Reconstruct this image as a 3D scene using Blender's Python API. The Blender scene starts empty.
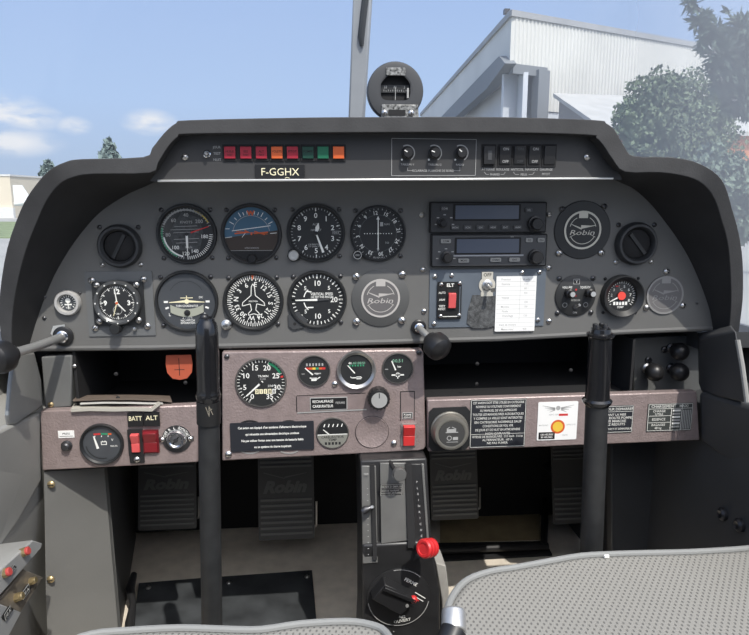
import bpy, bmesh, math, random
from mathutils import Vector, Matrix
from math import sin, cos, pi, radians as R

SC = bpy.context.scene
COL = SC.collection

# ------------------------------------------------------------------ camera
F = 650.0                      # focal length in pixels for a 749-pixel wide frame
CAM = Vector((-0.11, -0.94, 0.80))
PITCH, YAW = R(10.67), R(5.0)
cd = bpy.data.cameras.new('camera')
cd.sensor_fit = 'HORIZONTAL'; cd.sensor_width = 36.0; cd.lens = 36.0 * F / 749.0
cd.clip_start = 0.02; cd.clip_end = 2000
cam = bpy.data.objects.new('camera', cd); COL.objects.link(cam)
cam.location = CAM; cam.rotation_euler = (pi / 2 - PITCH, 0, -YAW)
SC.camera = cam

# ------------------------------------------------------------------ sky, sun, exposure
SUN_DIR = Vector((-0.40, 1.0, -1.50)).normalized()
CLOUDS = [(-.405, .107, .060, .028), (-.375, .100, .045, .020), (-.230, .100, .042, .020), (-.400, .068, .07, .022), (-.325, .092, .025, .014)]   # low cumulus: direction x, z and half sizes
def build_world():
    w = bpy.data.worlds.new('sky'); SC.world = w; w.use_nodes = True
    nt = w.node_tree; nt.nodes.clear()
    N = nt.nodes.new; L = nt.links.new
    tc = N('ShaderNodeTexCoord'); sep = N('ShaderNodeSeparateXYZ'); L(tc.outputs['Generated'], sep.inputs[0])
    ramp = N('ShaderNodeValToRGB'); L(sep.outputs['Z'], ramp.inputs[0])
    e = ramp.color_ramp.elements
    e[0].position = 0.0; e[0].color = (.46, .57, .74, 1)
    e[1].position = 1.0; e[1].color = (.26, .42, .78, 1)
    m = e.new(.13); m.color = (.46, .62, .90, 1)
    m = e.new(.30); m.color = (.39, .54, .86, 1)
    mp = N('ShaderNodeMapping'); mp.inputs['Scale'].default_value = (1, 1, 3.2); L(tc.outputs['Generated'], mp.inputs[0])
    puffs = None
    for dx, dz, wx, wz in CLOUDS:
        v = N('ShaderNodeVectorMath'); v.operation = 'SUBTRACT'; v.inputs[1].default_value = (dx, 0, dz); L(tc.outputs['Generated'], v.inputs[0])
        q = N('ShaderNodeVectorMath'); q.operation = 'MULTIPLY'; q.inputs[1].default_value = (1 / wx, 0, 1 / wz); L(v.outputs[0], q.inputs[0])
        ln = N('ShaderNodeVectorMath'); ln.operation = 'LENGTH'; L(q.outputs[0], ln.inputs[0])
        f = N('ShaderNodeMapRange'); f.inputs['From Min'].default_value = 1.0; f.inputs['From Max'].default_value = .25; L(ln.outputs['Value'], f.inputs['Value'])
        if puffs is None: puffs = f.outputs[0]
        else:
            mxx = N('ShaderNodeMath'); mxx.operation = 'MAXIMUM'; L(puffs, mxx.inputs[0]); L(f.outputs[0], mxx.inputs[1]); puffs = mxx.outputs[0]
    nz = N('ShaderNodeTexNoise'); nz.inputs['Scale'].default_value = 14; nz.inputs['Detail'].default_value = 7; nz.inputs['Roughness'].default_value = .55
    L(mp.outputs[0], nz.inputs[0])
    cr = N('ShaderNodeValToRGB'); cr.color_ramp.elements[0].position = .36; cr.color_ramp.elements[1].position = .56; L(nz.outputs[0], cr.inputs[0])
    mul = N('ShaderNodeMath'); mul.operation = 'MULTIPLY'; L(cr.outputs[0], mul.inputs[0]); L(puffs, mul.inputs[1])
    mix = N('ShaderNodeMixRGB'); mix.inputs[2].default_value = (.86, .88, .93, 1)
    L(mul.outputs[0], mix.inputs[0]); L(ramp.outputs[0], mix.inputs[1])
    dt = N('ShaderNodeVectorMath'); dt.operation = 'DOT_PRODUCT'; dt.inputs[1].default_value = tuple(-SUN_DIR); L(tc.outputs['Generated'], dt.inputs[0])
    gl = N('ShaderNodeMapRange'); gl.inputs['From Min'].default_value = .55; gl.inputs['From Max'].default_value = 1.0; L(dt.outputs['Value'], gl.inputs['Value'])
    gp = N('ShaderNodeMath'); gp.operation = 'POWER'; gp.inputs[1].default_value = 2.0; L(gl.outputs[0], gp.inputs[0])
    gm = N('ShaderNodeMixRGB'); gm.blend_type = 'ADD'; gm.inputs[2].default_value = (3.2, 3.0, 2.7, 1); L(gp.outputs[0], gm.inputs[0]); L(mix.outputs[0], gm.inputs[1]); mix = gm  # broad warm glow around the sun, added as fill for the footwell
    bg = N('ShaderNodeBackground'); bg.inputs['Strength'].default_value = 1.0; L(mix.outputs[0], bg.inputs[0])
    out = N('ShaderNodeOutputWorld'); L(bg.outputs[0], out.inputs[0])
build_world()
sl = bpy.data.lights.new('sun', 'SUN'); sl.energy = 4.0; sl.angle = R(.6); sl.color = (1, .955, .88)
sun = bpy.data.objects.new('sun', sl); COL.objects.link(sun); sun.rotation_euler = SUN_DIR.to_track_quat('-Z', 'Y').to_euler()
sun.location = (2, -4, 9)
vs = SC.view_settings
SC.display_settings.display_device = 'sRGB'
vs.view_transform = 'Standard'; vs.look = 'None'; vs.exposure = 0.0; vs.gamma = 1.0; vs.use_curve_mapping = False
SC.cycles.max_bounces = 8; SC.cycles.transparent_max_bounces = 12

# ------------------------------------------------------------------ pixel -> place helpers
_f = Vector((sin(YAW) * cos(PITCH), cos(YAW) * cos(PITCH), -sin(PITCH)))
_r = Vector((cos(YAW), -sin(YAW), 0)); _u = _r.cross(_f)
def ray(px, py): return _f + _r * ((px - 374.5) / F) - _u * ((py - 317.5) / F)
def pt(px, py, Y=0.0):
    d = ray(px, py); return CAM + d * ((Y - CAM.y) / d.y)
def ptz(px, py, Z=0.0):
    d = ray(px, py); return CAM + d * ((Z - CAM.z) / d.z)
def ptx(px, py, X=0.0):
    d = ray(px, py); return CAM + d * ((X - CAM.x) / d.x)
def scale_at(px, py, Y):
    return ((pt(px + 1, py, Y) - pt(px - 1, py, Y)).length + (pt(px, py + 1, Y) - pt(px, py - 1, Y)).length) / 4

# ------------------------------------------------------------------ materials
def lin(c): return c / 12.92 if c <= .04045 else ((c + .055) / 1.055) ** 2.4
def srgb(r, g, b): return (lin(r / 255), lin(g / 255), lin(b / 255), 1)
_M = {}
def mat(name, col, rough=.6, metal=0.0, noise=None, bump=None, coat=0.0, spec=.5):
    """noise=(scale, amount) varies the colour; bump=(scale, strength, distance)"""
    if name in _M: return _M[name]
    m = bpy.data.materials.new(name); m.use_nodes = True; nt = m.node_tree; p = nt.nodes['Principled BSDF']
    if len(col) == 3: col = (*col, 1)
    p.inputs['Base Color'].default_value = col; p.inputs['Roughness'].default_value = rough; p.inputs['Metallic'].default_value = metal
    p.inputs['Coat Weight'].default_value = coat; p.inputs['Coat Roughness'].default_value = .06
    p.inputs['Specular IOR Level'].default_value = spec
    tc = nt.nodes.new('ShaderNodeTexCoord')
    if noise:
        n = nt.nodes.new('ShaderNodeTexNoise'); n.inputs['Scale'].default_value = noise[0]; n.inputs['Detail'].default_value = 5
        nt.links.new(tc.outputs['Object'], n.inputs[0])
        r = nt.nodes.new('ShaderNodeValToRGB'); a = noise[1]
        r.color_ramp.elements[0].position = .3; r.color_ramp.elements[1].position = .7
        r.color_ramp.elements[0].color = (*[c * (1 - a) for c in col[:3]], 1); r.color_ramp.elements[1].color = (*[min(1, c * (1 + a)) for c in col[:3]], 1)
        nt.links.new(n.outputs[0], r.inputs[0]); nt.links.new(r.outputs[0], p.inputs['Base Color'])
    if bump:
        n = nt.nodes.new('ShaderNodeTexNoise'); n.inputs['Scale'].default_value = bump[0]; n.inputs['Detail'].default_value = 2
        nt.links.new(tc.outputs['Object'], n.inputs[0])
        b = nt.nodes.new('ShaderNodeBump'); b.inputs['Strength'].default_value = bump[1]; b.inputs['Distance'].default_value = bump[2]
        nt.links.new(n.outputs[0], b.inputs['Height']); nt.links.new(b.outputs[0], p.inputs['Normal'])
    _M[name] = m; return m

PANEL = mat('panel_grey_paint', (.128, .127, .122), .55, noise=(9, .06), bump=(900, .12, .0006))
COAMING = mat('coaming_charcoal_foam', (.044, .044, .045), .85, noise=(26, .16), bump=(420, .25, .001))
LINER = mat('coaming_liner_shaded', (.020, .020, .021), .8, noise=(20, .2))  # darker than the coaming, the shade under its lip put into the colour
BLACK = mat('black_plastic', (.014, .014, .015), .38)
SOOT = mat('matt_black_paint', (.010, .010, .011), .8)
BEZEL = mat('bezel_black', (.017, .018, .019), .42)
BEZEL_GREY = mat('bezel_charcoal', (.05, .052, .055), .45)
DIAL = mat('dial_black', (.014, .015, .016), .5, coat=.5)
DIAL_GREY = mat('dial_slate', (.05, .055, .062), .45, coat=.5)
WHITE = mat('white_print', (.78, .78, .74), .6)
DIM = mat('grey_print', (.36, .36, .35), .6)
CREAM = mat('cream_print', (.80, .74, .50), .6)
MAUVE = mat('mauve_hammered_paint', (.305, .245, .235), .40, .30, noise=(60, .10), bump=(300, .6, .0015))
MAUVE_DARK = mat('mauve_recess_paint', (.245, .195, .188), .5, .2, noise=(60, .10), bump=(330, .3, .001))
STEEL = mat('polished_steel', (.62, .61, .59), .28, .95)
CHROME = mat('chrome', (.74, .75, .77), .14, 1.0)
ALU = mat('aluminium_trim', (.70, .70, .68), .35, .7)
RED = mat('red_plastic', (.56, .035, .035), .35)
RED_DARK = mat('dark_red_plastic', (.20, .012, .018), .35)
ORANGE = mat('orange_plastic', (.62, .115, .03), .4)
GREEN = mat('green_plastic', (.010, .125, .065), .4)
GREEN_DARK = mat('dark_green_plastic', (.006, .045, .030), .4)
YELLOW = mat('yellow_print', (.75, .50, .06), .5)
CRIMSON = mat('crimson_lens', (.33, .020, .038), .35)
SLATE = mat('blue_grey_plate', (.105, .125, .150), .5, noise=(14, .12))
PAPER = mat('white_paper', (.80, .80, .78), .7)
VELCRO = mat('worn_hook_tape', (.075, .078, .080), .95, noise=(160, .5), bump=(500, .6, .002))
BADGE = mat('badge_silver', (.58, .55, .52), .4, .3)
BADGE_FIELD = mat('badge_grey', (.12, .115, .115), .5)
GUN = mat('dark_metal', (.10, .10, .105), .35, .8)
ROD = mat('satin_metal_rod', (.36, .36, .35), .35, .6)
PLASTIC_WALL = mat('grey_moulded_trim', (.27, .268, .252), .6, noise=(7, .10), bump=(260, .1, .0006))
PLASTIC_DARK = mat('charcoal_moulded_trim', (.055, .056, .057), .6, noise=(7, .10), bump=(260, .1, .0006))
KICK = mat('grey_vinyl', (.155, .155, .148), .55, noise=(9, .08), bump=(300, .15, .0006))
CARPET = mat('beige_carpet', (.70, .63, .53), .95, noise=(30, .10), bump=(700, .6, .002))
MAT_RUB = mat('scuffed_black_rubber', (.050, .054, .058), .38, noise=(16, .45))
PEDAL = mat('pedal_black', (.085, .085, .082), .36); RIB = mat('pedal_rib_highlight', (.17, .17, .165), .34)  # ribs lighter than the pad, their highlights put into the colour
CONS = mat('console_black_paint', (.020, .020, .021), .38, noise=(40, .2))
CONS_GREY = mat('console_grey_plate', (.15, .15, .144), .45, .3, noise=(20, .12))
STICK = mat('stick_black_tube', (.022, .023, .024), .5, noise=(50, .25))
GRIP = mat('stick_glossy_grip', (.010, .010, .011), .18, coat=.4)
PIPING = mat('seat_piping', (.22, .225, .22), .7)
SCREEN = mat('radio_display', (.095, .11, .145), .22)
GREY_KEY = mat('grey_rubber_key', (.26, .26, .25), .6)
SKYBLUE = mat('attitude_blue', (.045, .115, .185), .45, coat=.5)
EARTH = mat('attitude_brown', (.040, .027, .020), .5, coat=.5)
RUST = mat('faded_orange_tag', (.42, .085, .04), .6)
BRASS = mat('aged_brass', (.42, .33, .18), .4, .7)

def seat_mat():
    m = bpy.data.materials.new('grey_spacer_mesh_fabric'); m.use_nodes = True; nt = m.node_tree; p = nt.nodes['Principled BSDF']
    N = nt.nodes.new; L = nt.links.new
    tc = N('ShaderNodeTexCoord'); mp = N('ShaderNodeMapping'); mp.inputs['Rotation'].default_value = (0, 0, R(8)); L(tc.outputs['Object'], mp.inputs[0])
    sp = N('ShaderNodeSeparateXYZ'); L(mp.outputs[0], sp.inputs[0])
    def wave(o, k):
        a = N('ShaderNodeMath'); a.operation = 'MULTIPLY'; a.inputs[1].default_value = k; L(o, a.inputs[0])
        b = N('ShaderNodeMath'); b.operation = 'SINE'; L(a.outputs[0], b.inputs[0]); return b.outputs[0]
    mu = N('ShaderNodeMath'); mu.operation = 'MULTIPLY'; L(wave(sp.outputs[0], 2 * pi / .0068), mu.inputs[0]); L(wave(sp.outputs[1], 2 * pi / .0118), mu.inputs[1])
    r = N('ShaderNodeValToRGB'); r.color_ramp.elements[0].position = .30; r.color_ramp.elements[0].color = (1, 1, 1, 1)
    r.color_ramp.elements[1].position = .80; r.color_ramp.elements[1].color = (0, 0, 0, 1); L(mu.outputs[0], r.inputs[0])
    nz = N('ShaderNodeTexNoise'); nz.inputs['Scale'].default_value = 6; nz.inputs['Detail'].default_value = 4; L(tc.outputs['Object'], nz.inputs[0])
    c = N('ShaderNodeMixRGB'); c.inputs[1].default_value = (.222, .216, .196, 1); c.inputs[2].default_value = (.265, .257, .235, 1); L(nz.outputs[0], c.inputs[0])
    mx = N('ShaderNodeMixRGB'); mx.inputs[1].default_value = (.125, .122, .113, 1); L(r.outputs[0], mx.inputs[0]); L(c.outputs[0], mx.inputs[2])
    L(mx.outputs[0], p.inputs['Base Color']); p.inputs['Roughness'].default_value = .9
    b = N('ShaderNodeBump'); b.inputs['Strength'].default_value = .5; b.inputs['Distance'].default_value = .0015; L(r.outputs[0], b.inputs['Height']); L(b.outputs[0], p.inputs['Normal'])
    return m
SEAT = seat_mat()

# ------------------------------------------------------------------ mesh builder
_text = {}
def text_geo(s, bold=0.0):
    k = (s, bold)
    if k not in _text:
        c = bpy.data.curves.new('t', 'FONT'); c.body = s; c.size = 1; c.align_x = 'CENTER'; c.resolution_u = 2; c.offset = bold
        o = bpy.data.objects.new('t', c)
        me = bpy.data.meshes.new_from_object(o)
        xs = [v.co.x for v in me.vertices] or [0]
        _text[k] = ([tuple(v.co) for v in me.vertices], [tuple(p.vertices) for p in me.polygons], max(xs) - min(xs))
        bpy.data.objects.remove(o); bpy.data.curves.remove(c); bpy.data.meshes.remove(me)
    return _text[k]

class MB:
    """collects shapes (local x right, y up, z towards the viewer for panel items) into one mesh"""
    def __init__(self, s=1.0): self.bm = bmesh.new(); self.s = s; self.mats = []
    def mi(self, m):
        if m not in self.mats: self.mats.append(m)
        return self.mats.index(m)
    def v(self, p): return self.bm.verts.new(Vector(p) * self.s)
    def face(self, vs, m):
        try: f = self.bm.faces.new(vs)
        except ValueError: return None
        f.material_index = self.mi(m); f.smooth = True; return f
    def poly(self, pts, m, z0=0.0, z1=None):
        """flat polygon of 2-D points, extruded z0..z1"""
        a = [self.v((x, y, z0)) for x, y in pts]
        if z1 is None: self.face(a, m); return
        b = [self.v((x, y, z1)) for x, y in pts]
        n = len(pts); self.face(b, m); self.face(a[::-1], m)
        for i in range(n): self.face([a[i], a[(i + 1) % n], b[(i + 1) % n], b[i]], m)
    def prism(self, A, B, m):
        """loops A and B of 3-D points joined into a solid"""
        a = [self.v(p) for p in A]; b = [self.v(p) for p in B]; n = len(A)
        self.face(a[::-1], m); self.face(b, m)
        for i in range(n): self.face([a[i], a[(i + 1) % n], b[(i + 1) % n], b[i]], m)
    def rect(self, x0, y0, x1, y1, m, z0=0.0, z1=None, r=0.0):
        x0, x1 = min(x0, x1), max(x0, x1); y0, y1 = min(y0, y1), max(y0, y1)
        if r <= 0: P = [(x0, y0), (x1, y0), (x1, y1), (x0, y1)]
        else:
            P = []
            for cx, cy, a in ((x1 - r, y0 + r, -90), (x1 - r, y1 - r, 0), (x0 + r, y1 - r, 90), (x0 + r, y0 + r, 180)):
                for k in range(5): t = R(a + 22.5 * k); P.append((cx + r * cos(t), cy + r * sin(t)))
        self.poly(P, m, z0, z1)
    def box3(self, c, d, m, rot=None):
        M = rot or Matrix.Identity(3); c = Vector(c)
        q = [self.v(c + M @ Vector((sx * d[0] / 2, sy * d[1] / 2, sz * d[2] / 2))) for sz in (-1, 1) for sy in (-1, 1) for sx in (-1, 1)]
        for f in ((0, 2, 3, 1), (4, 5, 7, 6), (0, 1, 5, 4), (2, 6, 7, 3), (0, 4, 6, 2), (1, 3, 7, 5)): self.face([q[i] for i in f], m)
    def lathe(self, prof, m, cx=0.0, cy=0.0, seg=40, sx=1.0, sy=1.0, a0=0, a1=360):
        """prof = [(radius, z)...] turned about local z"""
        full = abs(a1 - a0) >= 360; rings = []
        n = seg if full else seg + 1
        for r, z in prof:
            if r < 1e-6: rings.append([self.v((cx, cy, z))] * n); continue
            rings.append([self.v((cx + sx * r * cos(R(a0 + (a1 - a0) * k / seg)), cy + sy * r * sin(R(a0 + (a1 - a0) * k / seg)), z)) for k in range(n)])
        for A, B in zip(rings, rings[1:]):
            for k in range(seg):
                q = [A[k], A[(k + 1) % n], B[(k + 1) % n], B[k]]; u = []
                for w in q:
                    if w not in u: u.append(w)
                if len(u) > 2: self.face(u, m)
    def disc(self, r, m, z=0.0, cx=0.0, cy=0.0, z0=None, seg=40):
        self.lathe(([(r, z0)] if z0 is not None else []) + [(r, z), (0, z)], m, cx, cy, seg)
    def ring(self, r0, r1, m, z=0.0, cx=0.0, cy=0.0, a0=0, a1=360, seg=40, z0=None):
        """flat ring; angles clockwise from 12 o'clock"""
        P = [(r0, z), (r1, z)] if z0 is None else [(r0, z0), (r0, z), (r1, z), (r1, z0)]
        if abs(a1 - a0) >= 360: self.lathe(P, m, cx, cy, seg)
        else: self.lathe(P, m, cx, cy, max(3, int(seg * abs(a1 - a0) / 360)), a0=90 - a1, a1=90 - a0)
    def line(self, x0, y0, x1, y1, w, m, z=0.0, w1=None):
        d = Vector((x1 - x0, y1 - y0)); n = Vector((-d.y, d.x)).normalized(); w1 = w if w1 is None else w1
        self.poly([(x0 - n.x * w / 2, y0 - n.y * w / 2), (x1 - n.x * w1 / 2, y1 - n.y * w1 / 2), (x1 + n.x * w1 / 2, y1 + n.y * w1 / 2), (x0 + n.x * w / 2, y0 + n.y * w / 2)], m, z)
    def hand(self, ang, r0, r1, w, m, z, w1=None, cx=0.0, cy=0.0, th=.5):
        a = R(ang); x, y = sin(a), cos(a); nx, ny = y, -x; w1 = w if w1 is None else w1
        self.poly([(cx + x * r0 - nx * w / 2, cy + y * r0 - ny * w / 2), (cx + x * r0 + nx * w / 2, cy + y * r0 + ny * w / 2), (cx + x * r1 + nx * w1 / 2, cy + y * r1 + ny * w1 / 2), (cx + x * r1 - nx * w1 / 2, cy + y * r1 - ny * w1 / 2)][::-1], m, z, z + th)
    def ticks(self, a0, a1, n, r0, r1, w, m, z):
        for k in range(n):
            a = R(a0 + (a1 - a0) * k / max(1, n - 1)); self.line(r0 * sin(a), r0 * cos(a), r1 * sin(a), r1 * cos(a), w, m, z)
    def text(self, s, x, y, h, m, z=0.0, rot=0.0, wmax=None, shear=0.0, bold=.012, width=None):
        """h = capital height; y = middle of the capitals"""
        V, Fc, wd = text_geo(s, bold); k = h / .70; kx = k
        if width: kx = width / max(wd, 1e-6)
        elif wmax and wd * k > wmax: kx = wmax / wd
        c, sn = cos(R(rot)), sin(R(rot)); vs = []
        for a, b, _ in V:
            b2 = b * k - h / 2; a2 = a * kx + shear * b2
            vs.append(self.v((x + a2 * c + b2 * sn, y - a2 * sn + b2 * c, z)))
        for f in Fc: self.face([vs[i] for i in f], m)
    def tube(self, pts, r, m, seg=10, cap=True):
        pts = [Vector(p) for p in pts]; rs = r if isinstance(r, (list, tuple)) else [r] * len(pts)
        rings = []; up = None
        for i, p in enumerate(pts):
            d = (pts[min(i + 1, len(pts) - 1)] - pts[max(i - 1, 0)]).normalized()
            if up is None: up = Vector((0, 0, 1)) if abs(d.z) < .9 else Vector((0, 1, 0))
            a = d.cross(up).normalized(); b = a.cross(d).normalized(); up = b
            rings.append([self.v(p + (a * cos(2 * pi * k / seg) + b * sin(2 * pi * k / seg)) * rs[i]) for k in range(seg)])
        for A, B in zip(rings, rings[1:]):
            for k in range(seg): self.face([A[k], A[(k + 1) % seg], B[(k + 1) % seg], B[k]], m)
        if cap: self.face(rings[0][::-1], m); self.face(rings[-1], m)
    def ball(self, c, r, m, seg=20, sz=1.0):
        P = [(r * cos(t), r * sin(t) * sz) for t in [(-pi / 2 + pi * k / 12) for k in range(13)]]
        P[0] = (0, -r * sz); P[-1] = (0, r * sz)
        self.lathe([(q, c[2] + z) for q, z in P], m, c[0], c[1], seg)
    def build(self, name, parent=None, loc=(0, 0, 0), rot=(0, 0, 0), bevel=0.0, seg=2):
        me = bpy.data.meshes.new(name)
        bmesh.ops.recalc_face_normals(self.bm, faces=self.bm.faces)
        self.bm.to_mesh(me); self.bm.free()
        for m in self.mats: me.materials.append(m)
        me.set_sharp_from_angle(angle=R(35))
        o = bpy.data.objects.new(name, me); COL.objects.link(o)
        if parent: o.parent = parent
        o.location = loc; o.rotation_euler = rot
        if bevel:
            b = o.modifiers.new('edge', 'BEVEL'); b.width = bevel; b.segments = seg; b.limit_method = 'ANGLE'; b.angle_limit = R(40); b.harden_normals = False
        return o

def tag(o, label=None, cat=None, group=None, kind=None):
    if label: o['label'] = label
    if cat: o['category'] = cat
    if group: o['group'] = group
    if kind: o['kind'] = kind
    return o
UP = (pi / 2, 0, 0)
class Item:
    """a thing on the panel: an Empty at pixel (px,py) on the plane Y; parts in pixel units, z towards the pilot"""
    def __init__(self, name, label, cat, px, py, Y=0.0, group=None):
        self.px, self.py = px, py; self.s = scale_at(px, py, Y)
        self.o = bpy.data.objects.new(name, None); COL.objects.link(self.o); self.o.empty_display_size = .02
        self.o.location = pt(px, py, Y); self.o.rotation_euler = UP; tag(self.o, label, cat, group)
    def mb(self): return MB(self.s)
    def l(self, px, py): return (px - self.px, self.py - py)
    def part(self, name, mb, parent=None, label=None, loc=None, bevel=0.0):
        o = mb.build(name, parent or self.o, bevel=bevel)
        if loc: o.location = Vector(loc) * self.s
        if label: o['label'] = label
        return o
def single(name, label, cat, mb, px, py, Y=0.0, group=None, bevel=0.0):
    return tag(mb.build(name, None, pt(px, py, Y), UP, bevel=bevel), label, cat, group)

_screw = {}
def screw_mesh(m, r):
    k = (m.name, round(r, 6))
    if k not in _screw:
        b = MB(1); b.lathe([(r, 0), (r, r * .35), (r * .7, r * .7), (r * .25, r * .85)], m, seg=14)
        b.poly([(-r * .25, -r * .22), (r * .25, -r * .22), (r * .25, r * .22), (-r * .25, r * .22)], m, r * .83)
        b.rect(-r * .75, -r * .12, r * .75, r * .12, SOOT, r * .80, r * .90)
        o = b.build('screw'); _screw[k] = o.data; bpy.data.objects.remove(o)
    return _screw[k]
def screw(parent, x, y, r, m=STEEL, z=0.0, s=1.0, rot=None):
    o = bpy.data.objects.new('screw', screw_mesh(m, r * s)); COL.objects.link(o); o.parent = parent
    o.location = (x * s, y * s, z * s); o.rotation_euler = (0, 0, rot if rot is not None else (x * 1.7 + y) % 3)
    return o
def screws(it, pts, r, m=STEEL, z=0.0):
    for px, py in pts: x, y = it.l(px, py); screw(it.o, x, y, r, m, z, it.s)
def world_mb(name, label, cat, mb, group=None, bevel=0.0, kind=None):
    return tag(mb.build(name, bevel=bevel), label, cat, group, kind)

# ================================================================== SETTING: ground, cabin shell, glass
def struct(name, mb, bevel=0.0, parent=None):
    o = mb.build(name, parent, bevel=bevel)
    if parent is None: o['kind'] = 'structure'
    return o
GZ = -0.75
TARMAC = mat('pale_tarmac', (.30, .30, .285), .9, noise=(.6, .10))
GRASS = mat('mown_grass', (.17, .21, .11), .95, noise=(1.2, .25))
b = MB(); b.poly([(-220, -60), (220, -60), (220, 320), (-220, 320)], TARMAC, GZ - .02, GZ); struct('ground', b)
b = MB(); b.poly([(-120, 23), (-2, 24), (-2, 39), (-120, 39)], GRASS, GZ, GZ + .03)
tag(b.build('grass_verge'), 'strip of mown grass on the apron beyond the coaming', 'grass', kind='stuff')

# cabin floor
b = MB(); b.poly([(-.62, -1.6), (.62, -1.6), (.62, .55), (-.62, .55)], CARPET, -.03, 0.0); struct('floor', b)
# firewall across the front of the footwell
b = MB(); b.box3((0, .56, .42), (1.24, .02, .86), SOOT); struct('wall_front', b)
# cabin sides: one moulded skin each, drawn as a cross-section run along the cabin
def side(name, sgn, prof, m, y0, y1):
    b = MB(); ys = [y0 + (y1 - y0) * k / 12 for k in range(13)]
    inner = [[b.v((sgn * x, y, z)) for x, z in prof] for y in ys]
    outer = [[b.v((sgn * (x + .03), y, z)) for x, z in prof] for y in ys]
    for G in (inner, outer):
        for A, B in zip(G, G[1:]):
            for k in range(len(prof) - 1): b.face([A[k], A[k + 1], B[k + 1], B[k]], m)
    for A, B in zip(inner, outer): pass
    for k in (0, len(prof) - 1):
        for i in range(len(ys) - 1): b.face([inner[i][k], inner[i + 1][k], outer[i + 1][k], outer[i][k]], m)
    struct(name, b)
side('wall_left', -1, [(.584, 0), (.572, .12), (.552, .24), (.533, .33), (.520, .42), (.522, .47), (.595, .50), (.610, .56)], PLASTIC_WALL, -1.6, .56)
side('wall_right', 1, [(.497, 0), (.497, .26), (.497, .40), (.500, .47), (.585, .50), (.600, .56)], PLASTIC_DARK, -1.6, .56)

# unseen aft bulkhead, added to cut ambient light; side ledges beyond the panel
b = MB(); b.box3((0, -1.62, .60), (1.30, .03, 1.30), PLASTIC_WALL); struct('wall_back', b)
for nm, x0, x1 in (('trim_3', -.625, -.485), ('trim_4', .495, .615)):
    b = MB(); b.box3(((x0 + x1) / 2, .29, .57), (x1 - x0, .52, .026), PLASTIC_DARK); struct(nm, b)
# windscreen: one blown sheet, lightly hazed
def haze_glass():
    m = bpy.data.materials.new('hazed_acrylic'); m.use_nodes = True; nt = m.node_tree; nt.nodes.clear()
    N = nt.nodes.new; L = nt.links.new
    out = N('ShaderNodeOutputMaterial'); tr = N('ShaderNodeBsdfTransparent'); tr.inputs[0].default_value = (.97, .98, .985, 1)
    df = N('ShaderNodeBsdfTranslucent'); df.inputs[0].default_value = (.9, .92, .95, 1)
    d2 = N('ShaderNodeBsdfDiffuse'); d2.inputs[0].default_value = (.9, .92, .95, 1)
    dd = N('ShaderNodeMixShader'); dd.inputs[0].default_value = .5; L(df.outputs[0], dd.inputs[1]); L(d2.outputs[0], dd.inputs[2])
    gl = N('ShaderNodeBsdfGlossy'); gl.inputs['Roughness'].default_value = .03; gl.inputs[0].default_value = (1, 1, 1, 1)
    tc = N('ShaderNodeTexCoord'); nz = N('ShaderNodeTexNoise'); nz.inputs['Scale'].default_value = 2.2; nz.inputs['Detail'].default_value = 4; L(tc.outputs['Object'], nz.inputs[0])
    sp = N('ShaderNodeSeparateXYZ'); L(tc.outputs['Object'], sp.inputs[0])
    mr = N('ShaderNodeMapRange'); mr.inputs['From Min'].default_value = .22; mr.inputs['From Max'].default_value = .56; mr.inputs['To Min'].default_value = .0; mr.inputs['To Max'].default_value = .30
    L(sp.outputs[0], mr.inputs['Value'])
    m2 = N('ShaderNodeMapRange'); m2.inputs['From Min'].default_value = .35; m2.inputs['From Max'].default_value = .7; m2.inputs['To Min'].default_value = .03; m2.inputs['To Max'].default_value = .075; L(nz.outputs[0], m2.inputs['Value'])
    ad = N('ShaderNodeMath'); L(mr.outputs[0], ad.inputs[0]); L(m2.outputs[0], ad.inputs[1])
    a = N('ShaderNodeMixShader'); L(ad.outputs[0], a.inputs[0]); L(tr.outputs[0], a.inputs[1]); L(dd.outputs[0], a.inputs[2])
    c = N('ShaderNodeMixShader'); c.inputs[0].default_value = .02; L(a.outputs[0], c.inputs[1]); L(gl.outputs[0], c.inputs[2])
    L(c.outputs[0], out.inputs[0]); return m
GLASS = haze_glass()
def screen_pt(t, z):
    k = (z - .55) / 1.0; a = .615 - .16 * k * k; yf = .54 - .34 * k
    s, c = sin(t), cos(t); e = .55
    return (a * math.copysign(abs(s) ** e, s), -.25 + (yf + .25) * abs(c) ** e, z)
b = MB(); G = []
for i in range(13):
    z = .55 + .95 * i / 12; G.append([b.v(screen_pt(R(-90 + 180 * k / 64), z)) for k in range(65)])
for A, B in zip(G, G[1:]):
    for k in range(64): b.face([A[k], A[k + 1], B[k + 1], B[k]], GLASS)
win = struct('window_1', b)
FRAME = mat('canopy_frame_grey', (.22, .24, .26), .5, noise=(9, .08))
# lower sill rails the sheet sits on
for nm, t0, t1 in (('trim_1', -90, -45), ('trim_2', 45, 90)):
    b = MB(); b.tube([screen_pt(R(t0 + (t1 - t0) * k / 14), .555) for k in range(15)], .011, FRAME, 8); struct(nm, b)

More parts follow.
